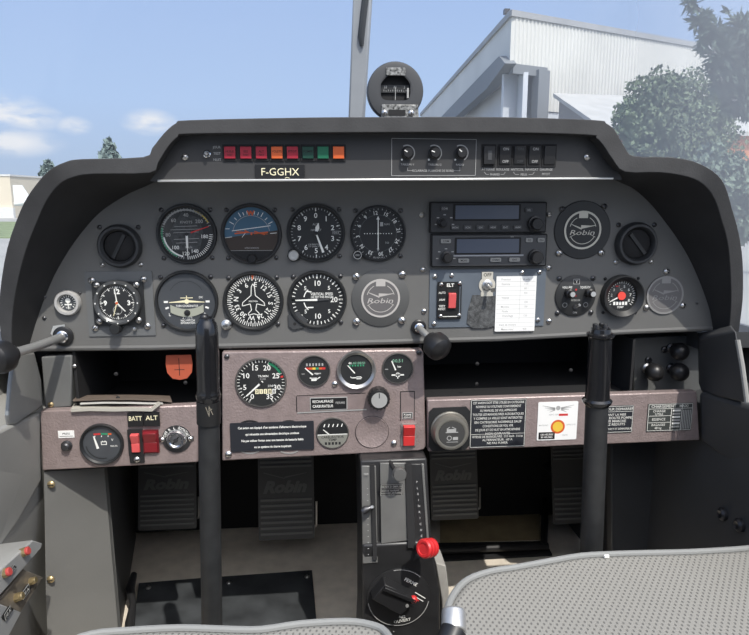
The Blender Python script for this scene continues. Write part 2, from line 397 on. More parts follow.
# ================================================================== OUTSIDE: hangar, annex, houses, trees
CORR = mat('white_corrugated_sheet', (.56, .56, .53), .5, noise=(.25, .07))
FASCIA = mat('grey_roof_sheet', (.30, .31, .32), .6, noise=(.5, .08))
BLUEWALL = mat('pale_grey_wall', (.50, .53, .57), .7, noise=(.4, .06))
DARKGREY = mat('hangar_steel_and_shade', (.17, .185, .20), .6)  # dark grey for post, beam and the modelled shadow band
root = bpy.data.objects.new('hangar', None); COL.objects.link(root)
A = pt(514, 16, 40); B = pt(700, 45, 47.2); C = pt(422, 118, 90)
A, B, C = Vector((A.x, A.y, 0)), Vector((B.x, B.y, 0)), Vector((C.x, C.y, 0))
root.location = (A.x, A.y, GZ); tag(root, 'white corrugated hangar with grey roof edge above the coaming', 'hangar')
ZT = pt(514, 16, 40).z
dF = (B - A).normalized(); dS = (C - A).normalized(); LF = (B - A).length * 1.45; LS = (C - A).length
back = LF * dF
def local(p): return p - Vector((A.x, A.y, GZ))
def ribbed(p0, d, length, z0, z1, pitch, depth, m):
    b = MB(); n = int(length / pitch); nrm = Vector((d.y, -d.x, 0))
    lo, hi = [], []
    for k in range(n * 4 + 1):
        ph = k % 4; off = (0, 0, depth, depth)[ph]
        q = p0 + d * (length * k / (n * 4)) + nrm * off
        lo.append(b.v(local(Vector((q.x, q.y, z0))))); hi.append(b.v(local(Vector((q.x, q.y, z1)))))
    for k in range(len(lo) - 1): b.face([lo[k], lo[k + 1], hi[k + 1], hi[k]], m)
    return b
def slab(b, p0, p1, z0, z1, th, m, off=0.0):
    d = (p1 - p0).normalized(); n = Vector((d.y, -d.x, 0)); q = []
    for o in (off, off + th): q.append([(p0 + n * o), (p1 + n * o)])
    Q = [local(Vector((*p.xy, z))) for z in (z0, z1) for p in (q[0][0], q[0][1], q[1][1], q[1][0])]
    b.prism(Q[:4], Q[4:], m)
def on_front(px): # point of the front wall seen at that column
    d = ray(px, 100); n = Vector((dF.y, -dF.x, 0)); t = (A - CAM).dot(n) / d.xy.to_3d().dot(n); q = CAM + d * t; return Vector((q.x, q.y, 0))
P1 = on_front(545)
zA = pt(514, 64, 40).z; zB = CAM.z + (195 - 98) / (195 - 16) * (ZT - CAM.z) * .985
ribbed(A, dF, (P1 - A).length, zA, ZT, .30, .07, CORR).build('front_sheeting', root)
ribbed(P1, dF, LF - (P1 - A).length, zB - .4, ZT, .30, .07, CORR).build('front_sheeting', root)
# grey sheet edge of the roof, standing proud of the front
b = MB(); slab(b, A - dF * .3, A + back, ZT - .05, ZT + .30, .25, FASCIA, -.1); slab(b, A, C, ZT - .05, ZT + .3, -.30, FASCIA, 0); b.build('roof_edge', root)
b = MB(); b.prism([local(Vector((*p.xy, ZT + .1))) for p in (A, A + back, C + back, C)], [local(Vector((*p.xy, ZT + .3))) for p in (A, A + back, C + back, C)], FASCIA); b.build('roof', root)
zS = ZT - 2.75
b = MB(); slab(b, A, C, zS, ZT, -.15, CORR); b.build('side_sheeting', root)
def on_side(px, py):
    d = ray(px, py); n_ = Vector((dS.y, -dS.x, 0)); return CAM + d * ((A - CAM).xy.to_3d().dot(n_) / d.xy.to_3d().dot(n_))
n_ = Vector((dS.y, -dS.x, 0)); P = [on_side(*q) for q in ((508.6, 56), (515, 63.5), (495.5, 88.5), (461, 118), (446, 118))]
b = MB(); b.prism([local(p - n_ * .6) for p in P], [local(p + n_ * .1) for p in P], DARKGREY); b.build('door_rail_shade', root)  # dark slab shaped as the shadow and door rails below the side sheeting
b = MB(); slab(b, A + dS * .3, C, GZ, zS - .4, .3, BLUEWALL, .8); b.build('side_wall', root)
PB = P1 - dF * .1
b = MB(); slab(b, A + dF * .4, P1, GZ, zA, .2, BLUEWALL, -1.4); slab(b, A, P1, zA - .55, zA + .02, .3, DARKGREY, -.2); b.build('recessed_wall', root)
b = MB(); slab(b, on_front(534), P1, GZ, zA - .2, .6, DARKGREY, -.25); b.build('corner_post', root)
b = MB(); slab(b, P1, A + back, GZ, zB, .25, BLUEWALL, -.3); b.build('lower_wall', root)

# lean-to building in front of the hangar
BRICK = mat('orange_render', (.50, .20, .10), .8, noise=(1.5, .1))
ANNEX_ROOF = mat('weathered_grey_roof', (.40, .40, .385), .8, noise=(.8, .1))
ANNEX_GABLE = mat('grey_brown_wall', (.22, .21, .20), .8, noise=(1, .1))
r1, r2 = pt(553, 97, 38.5), pt(790, 104, 45)
f1, f2 = pt(601, 131, 31), pt(790, 137, 36)
ra = bpy.data.objects.new('annex_building', None); COL.objects.link(ra); ra.location = (f1.x, f1.y, GZ)
tag(ra, 'low orange lean-to with a sloping grey roof behind the bush', 'building')
o0 = Vector((f1.x, f1.y, GZ))
b = MB(); T = [r1, r2, f2, f1]; b.prism([p - o0 for p in T], [p - o0 + Vector((0, 0, .22)) for p in T], ANNEX_ROOF); b.build('roof', ra)
def wallq(p, q, m, nm, th=(0, .3)):
    b = MB(); A0 = [Vector((p.x, p.y, GZ)), Vector((q.x, q.y, GZ)), Vector((q.x, q.y, q.z)), Vector((p.x, p.y, p.z))]
    b.prism([v - o0 for v in A0], [v - o0 + Vector((th[0], th[1], 0)) for v in A0], m); b.build(nm, ra)
wallq(f1 + Vector((.3, .6, .05)), f2 + Vector((0, .6, .05)), BRICK, 'front_wall'); wallq(r1 + Vector((.4, 0, 0)), f1 + Vector((.4, .5, 0)), ANNEX_GABLE, 'gable_wall', (.3, 0))

# pale houses far away by the edge of the coaming
CREAMW = mat('cream_render', (.62, .56, .45), .8, noise=(.6, .05)); PALE = mat('pale_render', (.62, .62, .60), .8)
def house(name, label, px0, px1, pytop, Y, m, roofm, dep):
    a, c = pt(px0, 215, Y), pt(px1, 215, Y); zt = pt(px0, pytop, Y).z
    r = bpy.data.objects.new(name, None); COL.objects.link(r); r.location = ((a.x + c.x) / 2, Y, GZ); tag(r, label, 'building')
    w = c.x - a.x; h = zt - GZ
    b = MB(); b.box3((0, dep / 2, h / 2), (w, dep, h), m); b.build('walls', r)
    b = MB(); b.poly([(-w / 2 - .05, -.05), (w / 2 + .05, -.05), (w / 2 + .05, dep + .05), (-w / 2 - .05, dep + .05)], roofm, h, h + .12); b.build('roof', r)
    b = MB(); b.box3((0, -.05, .35), (w + .2, .3, .7), PALE); b.build('plinth', r)
house('apartment_house', 'cream block house beyond the grass at the frame edge', -60, 13.5, 176, 46, CREAMW, PALE, 9)
house('storage_shed', 'low grey-roofed shed beside the cream house', 19, 64, 194, 62, PALE, FASCIA, 7)
# parked aeroplane tail beside the shed, a few pixels wide
PLW = mat('aircraft_white', (.75, .76, .77), .4)
rp = bpy.data.objects.new('parked_aeroplane', None); COL.objects.link(rp); q = pt(31, 208, 40); rp.location = (q.x, q.y, GZ + .03)
tag(rp, 'small white aeroplane parked on the grass before the shed', 'aeroplane')
b = MB(); b.tube([(-.9, 0, 1.0), (.3, 0, 1.15), (1.8, 0, 1.2), (3.6, 0, 1.1), (4.6, 0, 1.0)], [.12, .3, .5, .55, .3], PLW, 12); b.build('fuselage', rp)
b = MB(); b.prism([(-.9, -.05, 1.0), (.1, -.05, 1.2), (-.4, -.05, 2.1), (-.9, -.05, 2.1)], [(-.9, .05, 1.0), (.1, .05, 1.2), (-.4, .05, 2.1), (-.9, .05, 2.1)], PLW); b.build('tail_fin', rp)
b = MB(); b.prism([(1.6, -4, 1.05), (2.9, -4, 1.05), (2.9, 4, 1.05), (1.6, 4, 1.05)], [(1.6, -4, 1.2), (2.9, -4, 1.2), (2.9, 4, 1.2), (1.6, 4, 1.2)], PLW); b.build('wing', rp)
for x, y in ((3.8, 0), (2.0, 1.2), (2.0, -1.2)):
    b = MB(); b.tube([(x, y, 0), (x, y, .95)], .06, BLACK, 6); b.build('wheel_leg', rp)

# trees
def tree(name, label, base, clumps, leafm, woodm, trunk, n, leaf, seed, needle=False):
    rnd = random.Random(seed)
    r = bpy.data.objects.new(name, None); COL.objects.link(r); r.location = base; tag(r, label, 'tree', 'trees by the hangar' if n > 3000 else 'trees on the skyline'); base = Vector(base)
    b = MB()
    for path, rad in trunk: b.tube([Vector(p) - base for p in path], rad, woodm, 8)
    b.build('trunk', r)
    b = MB()
    tot = sum(c[1] ** 2 for c in clumps)
    for c, rad, sq in clumps:
        c = Vector(c) - base
        for _ in range(int(n * rad * rad / tot)):
            d = Vector((rnd.gauss(0, 1), rnd.gauss(0, 1), rnd.gauss(0, 1))).normalized()
            p = c + Vector((d.x, d.y, d.z * sq)) * rad * (rnd.random() ** .4) * (1 + .12 * sin(7 * d.x + 5 * d.z + seed))
            l = leaf * (.6 + .8 * rnd.random()); u = Vector((rnd.gauss(0, 1), rnd.gauss(0, 1), rnd.gauss(0, 1))).normalized()
            if needle: u = (d + u * .5).normalized()
            w = u.orthogonal().normalized(); w = (Matrix.Rotation(rnd.random() * 6.28, 3, u) @ w) * (.28 if needle else .6)
            b.face([b.v(p - u * l), b.v(p + w * l), b.v(p + u * l), b.v(p - w * l)], leafm)
    b.build('foliage', r)
LEAF = mat('olive_green_leaves', (.11, .15, .085), .75, noise=(.9, .3)); PINE = mat('dark_green_needles', (.055, .085, .065), .75, noise=(.9, .3)); BARK = mat('brown_bark', (.10, .08, .06), .9, noise=(5, .3))
FAR = mat('far_conifer_hazed', (.15, .20, .19), .9)  # conifer green paled, distance haze put into the colour
def cl(px, py, Y, rpx, sq=1.0): return (pt(px, py, Y), rpx * (Y + .94) / F, sq)
bx, by = pt(672, 150, 16).x, 16
tree('broadleaf_tree', 'round grey-green bush before the hangar wall', (bx, by, GZ),
     [cl(655, 105, 16, 34), cl(690, 108, 16, 36), cl(640, 135, 15.6, 28), cl(672, 140, 15.4, 40), cl(705, 140, 16, 34), cl(628, 118, 15.8, 16), cl(668, 90, 16, 18, .8), cl(650, 172, 15.4, 40), cl(690, 180, 15.4, 42), cl(720, 112, 16.2, 17)],
     LEAF, BARK, [([(bx, by, GZ), (bx + .05, by, 1.0), (bx, by, 2.6)], [.16, .13, .06]), ([(bx + .05, by, 1.0), (bx + .7, by, 2.4)], [.1, .04])], 22000, .065, 3)
tx, ty = pt(800, 60, 11).x, 11
br = lambda a, q: [(tx, ty, a[1]), pt(*a[0], 11), pt(*q, 11)]
tree('pine_tree', 'dark pine branches reaching in above the bush', (tx, ty, GZ),
     [cl(700, 20, 11, 11), cl(692, 5, 11, 8), cl(712, 35, 11, 14), cl(722, 55, 11, 17), cl(740, 25, 11, 12), cl(750, 40, 11, 18), cl(745, 70, 11, 22), cl(728, 80, 11, 17), cl(742, 98, 11, 20), cl(765, 90, 11, 28), cl(775, 50, 11, 30), cl(716, 68, 11, 10), cl(727, 12, 11, 4), cl(752, 112, 11, 12), cl(704, 45, 11, 7), cl(800, 20, 11, 30)],
     PINE, BARK, [([(tx, ty, GZ), (tx, ty, 2), (tx + .1, ty, 4.6)], [.2, .16, .05]), ([(tx, ty, 2.6), pt(745, 60, 11), pt(697, 8, 11)], [.07, .05, .015]), ([(tx, ty, 2.1), pt(745, 90, 11), pt(725, 78, 11)], [.06, .04, .02])], 4200, .11, 5, True)
hx, hy = pt(728, 200, 9).x, 9
SHRUB = mat('pale_shrub_leaves', (.12, .165, .12), .8, noise=(2, .3))
tree('shrub', 'pale low shrub under the pine beside the coaming corner', (hx, hy, GZ),
     [cl(722, 175, 9, 20), cl(742, 190, 9, 24), cl(712, 158, 9.2, 16), cl(735, 165, 9, 13), cl(755, 215, 9, 30), cl(700, 190, 9, 30), cl(770, 185, 9, 24)],
     SHRUB, BARK, [([(hx, hy, GZ), (hx, hy, .4), (hx + .1, hy, .9)], [.06, .05, .02])], 6500, .055, 9)
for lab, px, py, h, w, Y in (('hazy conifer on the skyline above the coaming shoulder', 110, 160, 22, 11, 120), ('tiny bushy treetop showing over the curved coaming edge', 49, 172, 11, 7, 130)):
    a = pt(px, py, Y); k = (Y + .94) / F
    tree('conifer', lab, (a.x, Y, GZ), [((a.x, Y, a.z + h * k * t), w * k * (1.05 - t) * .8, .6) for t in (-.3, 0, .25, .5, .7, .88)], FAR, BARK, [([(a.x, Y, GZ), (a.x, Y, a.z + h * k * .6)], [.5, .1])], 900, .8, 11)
# thin lamp mast on the hangar roof
q = pt(506.5, 16, 42); b = MB(); b.tube([(0, 0, -.35), (0, 0, .15)], .06, GUN, 6); b.box3((0, 0, .25), (.35, .35, .3), GUN)
tag(b.build('roof_lamp', root), None); bpy.data.objects['roof_lamp'].location = q - root.location

# canopy frame post standing behind the compass
POST = mat('grey_frame_post', (.33, .35, .37), .5, noise=(12, .08))
p0, p1, p2, p3 = pt(348, 125, .20), pt(363.5, 125, .20), pt(375, -60, .14), pt(355, -60, .14)
rt = bpy.data.objects.new('canopy_post', None); COL.objects.link(rt); rt.location = pt(356, 125, .2); tag(rt, 'grey windscreen frame post rising behind the compass', 'canopy post')
o0 = rt.location; b = MB(); b.prism([p - o0 for p in (p0, p1, p2, p3)], [p - o0 + Vector((.004, .03, 0)) for p in (p0, p1, p2, p3)], POST); b.build('post_bar', rt, bevel=.003)
def lerp(a, c, t): return a + (c - a) * t
def onpost(u, v): return lerp(lerp(p0, p1, u), lerp(p3, p2, u), v) + Vector((0, -.0015, 0)) - o0
LATCH = mat('dark_slot', (.05, .055, .06), .5)  # dark colour of the slot in the post
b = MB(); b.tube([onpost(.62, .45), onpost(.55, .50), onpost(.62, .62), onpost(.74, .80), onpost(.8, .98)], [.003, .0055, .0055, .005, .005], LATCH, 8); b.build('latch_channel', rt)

# ================================================================== COAMING AND PANELS
def smooth(P, n=3):
    out = []
    for i in range(len(P) - 1):
        p0, p1, p2, p3 = P[max(i - 1, 0)], P[i], P[i + 1], P[min(i + 2, len(P) - 1)]
        for k in range(n):
            t = k / n; out.append(tuple(.5 * ((2 * b_) + (-a_ + c_) * t + (2 * a_ - 5 * b_ + 4 * c_ - d_) * t * t + (-a_ + 3 * b_ - 3 * c_ + d_) * t ** 3) for a_, b_, c_, d_ in zip(p0, p1, p2, p3)))
    return out + [P[-1]]
OUT = [(4, 356), (-1, 322), (0, 290), (7, 248), (20, 211), (31, 191), (48, 171), (65, 162), (82, 159), (143, 157), (152, 148), (164, 133), (176, 123), (190, 120), (300, 117.5), (375, 117), (500, 117), (595, 120), (606, 123), (615, 130), (625, 147), (634, 156), (668, 157), (693, 161), (713, 171), (725, 185), (733, 211), (739, 233), (743, 262), (743, 300), (739, 332)]
INN = [(12, 354), (12, 322), (16, 290), (25, 253), (36, 224), (47, 200), (60, 184), (74, 177), (94, 174), (150, 173), (158, 163), (168, 147), (178, 137), (190, 134), (300, 133), (375, 132.5), (500, 132.5), (588, 135), (596, 138), (603, 145), (613, 160), (625, 172), (660, 172.5), (688, 177), (704, 185), (715, 200), (722, 222), (727, 240), (730, 265), (731, 300), (729, 332)]
LIP = -.108
PAN = {0: (28, 351), 1: (33, 332), 2: (42, 305), 3: (54, 276), 4: (69, 250), 5: (82, 232), 6: (98, 214), 7: (113, 203), 8: (130, 193), 9: (152, 183), 21: (622, 183), 22: (634, 189), 23: (648, 201), 24: (660, 215), 25: (675, 235), 26: (688, 256), 27: (697, 275), 28: (703, 290), 29: (710, 311), 30: (713, 330)}   # where the liner meets the panel
def lipY(py): return LIP + .078 * min(1, max(0, (py - 172) / 170))
b = MB(); O = [pt(*p, lipY(p[1])) for p in OUT]; I = [pt(*p, lipY(p[1])) for p in INN]; n = len(O)
def ofs(p, y, sc=1.0): return Vector((p.x * sc, y, p.z))
BK = [pt(*PAN[k], -.0004) if k in PAN else ofs(I[k], -.0004) for k in range(n)]
O, I, BK = ([Vector(p) for p in smooth([tuple(q) for q in X], 3)] for X in (O, I, BK)); n = len(O)
rows = [I, O, [ofs(p, .05) for p in O], [Vector((p.x, .26, p.z - .035)) for p in O], [Vector((p.x * .96, .55, p.z - .13)) for p in O]]
V = [[b.v(p) for p in rr] for rr in rows]
for A_, B_ in zip(V, V[1:]):
    for k in range(n - 1): b.face([A_[k], A_[k + 1], B_[k + 1], B_[k]], COAMING)
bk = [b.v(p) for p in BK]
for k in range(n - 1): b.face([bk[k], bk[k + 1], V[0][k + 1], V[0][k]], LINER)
hood = world_mb('coaming', 'charcoal foam-padded coaming arching over the whole instrument panel', 'coaming', b, bevel=.0052)
hood.modifiers['edge'].segments = 3
# main instrument panel (flat sheet with a rolled lower edge)
IP = [(p.x, p.z) for p in BK]
bot = [pt(*p, 0) for p in ((716, 328), (640, 331), (500, 338.5), (300, 344), (150, 347.5), (28, 348.5))]
PP = [q for q in IP if q[1] > bot[0].z + .01] + [(q.x, q.z) for q in bot]
b = MB(); b.prism([(x, 0, z) for x, z in PP], [(x, .004, z) for x, z in PP], PANEL)
b.tube([Vector((q.x, .004, q.z)) for q in bot], .0052, PANEL, 10)
panel = world_mb('dashboard', 'grey painted main instrument panel under the charcoal coaming', 'instrument panel', b)
def panel_screws(par, L, Y, r=2.6, m=STEEL):
    for px, py in L:
        s = scale_at(px, py, Y); o = screw(par, 0, 0, r, m, 0, s); o.location = pt(px, py, Y); o.rotation_euler = UP
panel_screws(panel, [(421.8, 215), (423, 269.5), (424, 311), (549, 214.5), (548.7, 267.5), (549, 321)], 0)
panel_screws(panel, [(44.5, 318), (44.5, 297)], 0, 2.0, GUN); panel_screws(panel, [(697, 303), (80, 293)], 0, 1.5, GUN)

# warning-light strip under the brow of the coaming
SY = -.086
STRIP = mat('strip_charcoal_paint', (.036, .036, .037), .6, noise=(14, .08), bump=(700, .1, .0005))
S = [pt(*p, SY) for p in ((150, 181.5), (160, 165), (178, 134), (192, 130), (590, 130), (600, 138), (613, 160), (622, 179.5))]
strip = bpy.data.objects.new('warning_light_strip', None); COL.objects.link(strip); strip.location = pt(385, 157, SY); tag(strip, 'dark warning-light and switch strip under the coaming brow', 'switch panel')
o0 = strip.location
b = MB(); b.prism([p - o0 for p in S], [p - o0 + Vector((0, .003, 0)) for p in S], STRIP); b.build('face_plate', strip)
b = MB(); e0, e1 = pt(157, 179.6, SY - .004) - o0, pt(614, 177.2, SY - .004) - o0
b.prism([e0, e1, e1 + Vector((0, .089, .002)), e0 + Vector((0, .089, .002))], [p + Vector((0, 0, -.0032)) for p in (e0, e1, e1 + Vector((0, .089, .002)), e0 + Vector((0, .089, .002)))], ALU); b.build('lower_trim', strip, bevel=.0012)
for px, py in ((185, 157), (587, 157)):
    s = scale_at(px, py, SY); o = screw(strip, 0, 0, 3.3, STEEL, 0, s); o.location = pt(px, py, SY) - o0; o.rotation_euler = UP
b = MB(scale_at(208, 157, SY))
for i, t in enumerate(('JOUR', 'TEST', 'NUIT')): b.text(t, 0, 6.8 - 6.2 * i, 2.4, DIM, 0, wmax=8)
o = b.build('lettering', strip); o.location = pt(217, 154, SY - .0005) - o0; o.rotation_euler = UP
b = MB(scale_at(480, 157, SY)); k = lambda px, py: (px - 470, 157 - py)
def L_(b, pts, w, m):
    for (x0, y0), (x1, y1) in zip(pts, pts[1:]): b.line(*k(x0, y0), *k(x1, y1), w, m)
L_(b, [(391, 139.5), (476, 140), (476, 175), (391, 175.5), (391, 139.5)], .5, DIM)
for px, t in ((407, 'TABLEAU 1'), (434.5, 'TABLEAU 2'), (460, 'RADIO')): b.text(t, *k(px, 164.5), 1.9, DIM, wmax=17)
L_(b, [(407, 167.5), (407, 170.5), (412, 170.5)], .4, DIM); L_(b, [(454, 170.5), (460, 170.5), (460, 167)], .4, DIM); b.text('ECLAIRAGE PLANCHE DE BORD', *k(433, 170.5), 2.1, DIM, wmax=42)
o = b.build('dimmer_lettering', strip); o.location = pt(470, 157, SY - .0006) - o0; o.rotation_euler = UP
b = MB(scale_at(480, 157, SY))
for px, t in ((489, 'ATTERRIS'), (504, 'ROULAGE'), (519, 'ANTICOL'), (534, 'NAVIGAT'), (549, 'CHAUFFAGE')): b.text(t, *k(px, 169), 2.2, DIM, wmax=13.2)
b.text('PHARES', *k(496, 174), 2.0, DIM); b.text('FEUX', *k(526, 174), 2.0, DIM); b.text('PITOT', *k(549, 173.5), 2.1, DIM)
L_(b, [(485, 171.5), (487, 174), (490, 174)], .35, DIM); L_(b, [(502, 174), (505, 174), (507, 171.5)], .35, DIM); L_(b, [(515, 171.5), (517, 174), (521, 174)], .35, DIM); L_(b, [(531, 174), (535, 174), (537, 171.5)], .35, DIM)
o = b.build('switch_lettering', strip); o.location = pt(470, 157, SY - .0006) - o0; o.rotation_euler = UP

# ---- warning lamps, plates, knobs and switches on the strip
for i, (px, m, t, lab) in enumerate(((230, CRIMSON, 'HUILE', 'first crimson warning lamp beside the day and night toggle'), (246, CRIMSON, 'ESS', 'second crimson warning lamp from the toggle'), (261.5, CRIMSON, 'ALT', 'third crimson warning lamp, before the orange one'), (277, ORANGE, 'VOLETS', 'orange warning lamp between two crimson ones'), (292.5, CRIMSON, 'PITOT', 'crimson warning lamp between orange and green ones'), (308, GREEN_DARK, 'POMPE', 'dark green warning lamp with lettering'), (323, GREEN, '', 'plain bright green warning lamp'), (338.5, ORANGE, '', 'plain orange warning lamp at the end of the row'))):
    it = Item('warning_light', lab, 'warning lamp', px, 152.8, SY - .0005, 'warning lamps in the coaming strip')
    b = it.mb(); b.rect(-7.4, -8.2, 7.4, 8.2, SOOT, 0, 1.2, .6); it.part('housing', b)
    b = it.mb(); b.rect(-5.6, -6, 5.6, 6, m, 1.2, 2.8, .5); lens = it.part('lens', b, bevel=.0006)
    if t:
        b = it.mb(); b.text(t, 0, 1.2, 2.2, SOOT, 2.85, wmax=9.5); b.text('TEST', 0, -2.2, 1.9, SOOT, 2.85, wmax=9) if i in (0, 1, 2) else None; it.part('lettering', b, lens)
it = Item('toggle_switch', 'chrome day and night toggle beside the crimson warning lamps', 'switch', 207, 154, SY)
b = it.mb(); b.lathe([(4, 0), (4, 1), (3, 1.8), (2.2, 1.8)], CHROME, seg=18); it.part('collar', b)
b = it.mb(); b.lathe([(1.4, 1), (1.5, 4), (1.9, 6), (1.2, 7), (0, 7)], STEEL, seg=14); it.part('lever', b)
it = Item('registration_plate', 'black plate with cream registration letters below the warning lamps', 'plate', 280, 172, SY - .0008)
b = it.mb(); b.rect(-25, -7.4, 25, 7.2, BLACK, 0, .8, .4); it.part('plate', b)
b = it.mb(); b.text('F-GGHX', 0, .3, 7.4, CREAM, .9, width=38, bold=.0); b.line(5, -6.2, 7, -5.2, .6, CREAM, .9); b.line(7, -5.2, 9.5, -6.2, .6, CREAM, .9); it.part('lettering', b)
def rotary(px, py, Y, r, lab, group, ang):
    it = Item('dimmer_knob', lab, 'knob', px, py, Y, group)
    b = it.mb(); b.ring(r + .9, r + 2.0, DIM, .15, a0=-30, a1=150, seg=30); b.disc(1.0, WHITE, .15, -5.2, -6.6, seg=10); it.part('scale_arc', b)
    b = it.mb(); b.lathe([(r, .2), (r, 2), (r * .86, 2.6), (r * .80, 9), (r * .7, 9.8), (0, 9.8)], BLACK, seg=26); kn = it.part('knob_body', b)
    b = it.mb(); b.hand(ang, 1, r * .72, .9, WHITE, 9.9); it.part('pointer_line', b, kn)
for px, a, lab in ((407, -60, 'dimmer knob over the first panel-light caption'), (434, -70, 'middle dimmer knob of the three in the outlined box'), (460.5, -50, 'dimmer knob over the radio caption')): rotary(px, 153, SY, 6.2, lab, 'dimmer knobs', a)
for i, (px, on, lab) in enumerate(((488.5, 0, 'glossy rocker switch beside the dimmer knobs'), (504.5, 1, 'rocker switch captioned for taxi lights'), (519, 2, 'rocker switch captioned for the anticollision light'), (533.8, 1, 'rocker switch captioned for navigation lights'), (549, 0, 'blank rocker switch at the outer end of the row'))):
    it = Item('rocker_switch', lab, 'switch', px, 155, SY, 'rocker switches in the coaming strip')
    b = it.mb(); b.rect(-7.2, -11.5, 7.2, 10.5, SOOT, 0, 1.2, .6); it.part('frame', b)
    b = it.mb(); b.prism([(-5.8, -9.6, 1), (5.8, -9.6, 1), (5.8, 8.6, 1), (-5.8, 8.6, 1)], [(-5.6, -9.2, 2.2 if i else 4), (5.6, -9.2, 2.2 if i else 4), (5.6, 8.4, 4), (-5.6, 8.4, 4)], BLACK); rk = it.part('rocker', b, bevel=.0006)
    if on:
        b = it.mb(); mm = DIM if on == 1 else BEZEL_GREY; b.text('ON', .4, 5.6, 2.6, mm, 3.95); b.text('OFF', .4, -6.4, 2.6, mm, 2.75); it.part('lettering', b, rk)
    elif i == 0:
        b = it.mb(); b.rect(-1.6, -5, 2.4, 4, BEZEL_GREY, 4, 4.4, .4); it.part('window', b, rk)  # grey block stands for the light reflected on the glossy rocker

# ---- compass on top of the coaming
it = Item('magnetic_compass', 'black magnetic compass standing on the coaming before the frame post', 'compass', 395.5, 91, -.055); it.s *= 1.09
b = it.mb()
b.lathe([(0, -22), (19, -22), (24.5, -18), (26.5, -10), (26.5, -1), (25.6, .6), (23.4, 1.0), (16, 1.0)], BEZEL_GREY, seg=44); it.part('housing', b)
b = it.mb(); face = mat('compass_face_paint', (.042, .044, .048), .5, noise=(30, .2)); b.lathe([(23.6, .6), (15, .6)], face, seg=40)
win_pts = [(-14, -9.5), (-12, -11), (12, -11), (14, -9.5), (14.5, 8), (11.5, 12), (-11.5, 12), (-14.5, 8)]
b.poly([(-16.6, -16.6), (16.6, -16.6), (16.6, 16.6), (-16.6, 16.6)], SOOT, -6); it.part('face_ring', b)
b = it.mb(); aa = [R(7.5 * k) for k in range(48)]
def win_r(t): return 1 / ((abs(cos(t)) / 14.0) ** 5 + (abs(sin(t)) / 11.2) ** 5) ** .2
io = [(win_r(t) * cos(t), win_r(t) * sin(t) + 2.6) for t in aa]; oo = [(23.6 * cos(t), 23.6 * sin(t)) for t in aa]
lv = [[b.v((x, y, z)) for x, y in L0] for L0, z in ((oo, .9), (io, .9), (io, -5))]
for X_, Z_ in zip(lv, lv[1:]):
    for k in range(48): b.face([X_[k], X_[(k + 1) % 48], Z_[(k + 1) % 48], Z_[k]], face)
it.part('window_surround', b)
b = it.mb(); 
b.poly([(-13.5, -1), (13.5, -1), (13.5, 6), (-13.5, 6)], DIAL, -4.5, -4)
for q in range(11): b.line(-10.5 + 2.1 * q, .2, -10.5 + 2.1 * q, 1.2 if q % 2 else 1.8, .4, DIM, -3.9)
for q, t in ((-9, '33'), (0, 'N'), (9, '3')): b.text(t, q, 4.0, 2.2, DIM, -3.9)
it.part('card', b)
b = it.mb(); b.line(0, -8, 0, 3, .5, DIM, -1); it.part('lubber_line', b)
SCUFF = mat('scuffed_bare_metal', (.22, .22, .21), .4, .5, noise=(300, .95))
b = it.mb(); b.rect(-9, 13.6, 9, 20.5, SCUFF, 1, 2.6, .6); it.part('adjuster_plate', b)
b = it.mb(); b.poly([(-14, -29.5), (22.4, -29.5), (21, -12.5), (-13, -12.5)], SCUFF, 1, 3.2); b.poly([(-19, -29.5), (22.5, -29.5), (22.5, -25), (-19, -25)], SCUFF, -14, 3.6); br_ = it.part('mounting_bracket', b, bevel=.0006)
b = it.mb(); b.rect(-7, -22.5, 9, -17.2, SOOT, 3.2, 3.7, .5); it.part('slot', b, br_)
for x in (-10.5, 14.5): screw(it.o, x, -20, 2.8, STEEL, 3.2, it.s)
b = it.mb(); b.rect(11.0, -6, 12.8, 3, DIM, -2, -1); it.part('deviation_card', b)
# ================================================================== ROUND INSTRUMENTS
def corners(d, a=45): return [(d * sin(R(a + 90 * k)), d * cos(R(a + 90 * k))) for k in range(4)]
def gauge(name, label, cat, px, py, r, Y=0.0, group=None, depth=4.0, bez=BEZEL, face=DIAL, ratio=.88, scr=None, scr_m=GUN, scr_r=2.3):
    """bezel ring + dial; returns the item and the dial radius. Dial at z=1.0"""
    it = Item(name, label, cat, px, py, Y, group)
    b = it.mb(); b.lathe([(r, 0), (r, depth * .6), (r * .975, depth), (r * .93, depth), (r * ratio, depth * .55), (r * ratio, .6)], bez, seg=56); it.part('bezel', b)
    b = it.mb(); b.disc(r * ratio + .2, face, 1.0, seg=48); it.part('dial', b)
    if scr:
        for x, y in corners(scr): screw(it.o, x, y, scr_r, scr_m, 0, it.s)
    return it, r * ratio
ZM = 1.12

# airspeed
it, q = gauge('airspeed_indicator', 'airspeed dial with a red mark and a white needle hanging straight down', 'gauge', 187, 234, 30.2, scr=30.5 * 1.12)
b = it.mb(); b.ring(q * .90, q * .96, mat('print_green', (.03, .26, .13), .5), ZM, a0=205, a1=285); b.ring(q * .84, q * .90, WHITE, ZM, a0=192, a1=262); b.ring(q * .9, q * .95, mat('print_yellow', (.5, .38, .06), .5), ZM, a0=20, a1=62)
b.ring(q * .88, q * .94, DIM, ZM, a0=292, a1=400)
b.ticks(92, 180, 19, q * .84, q * .97, .7, WHITE, ZM); b.ticks(190, 300, 20, q * .86, q * .97, .6, DIM, ZM); b.ticks(305, 430, 18, q * .86, q * .97, .6, DIM, ZM)
b.poly([(-q * .15, q * .82), (q * .5, q * .6), (q * .62, 0), (q * .45, -q * .62), (-q * .45, -q * .62), (-q * .72, 0)], mat('dial_tas_window', (.045, .048, .05), .6, noise=(300, .5)), ZM - .06)
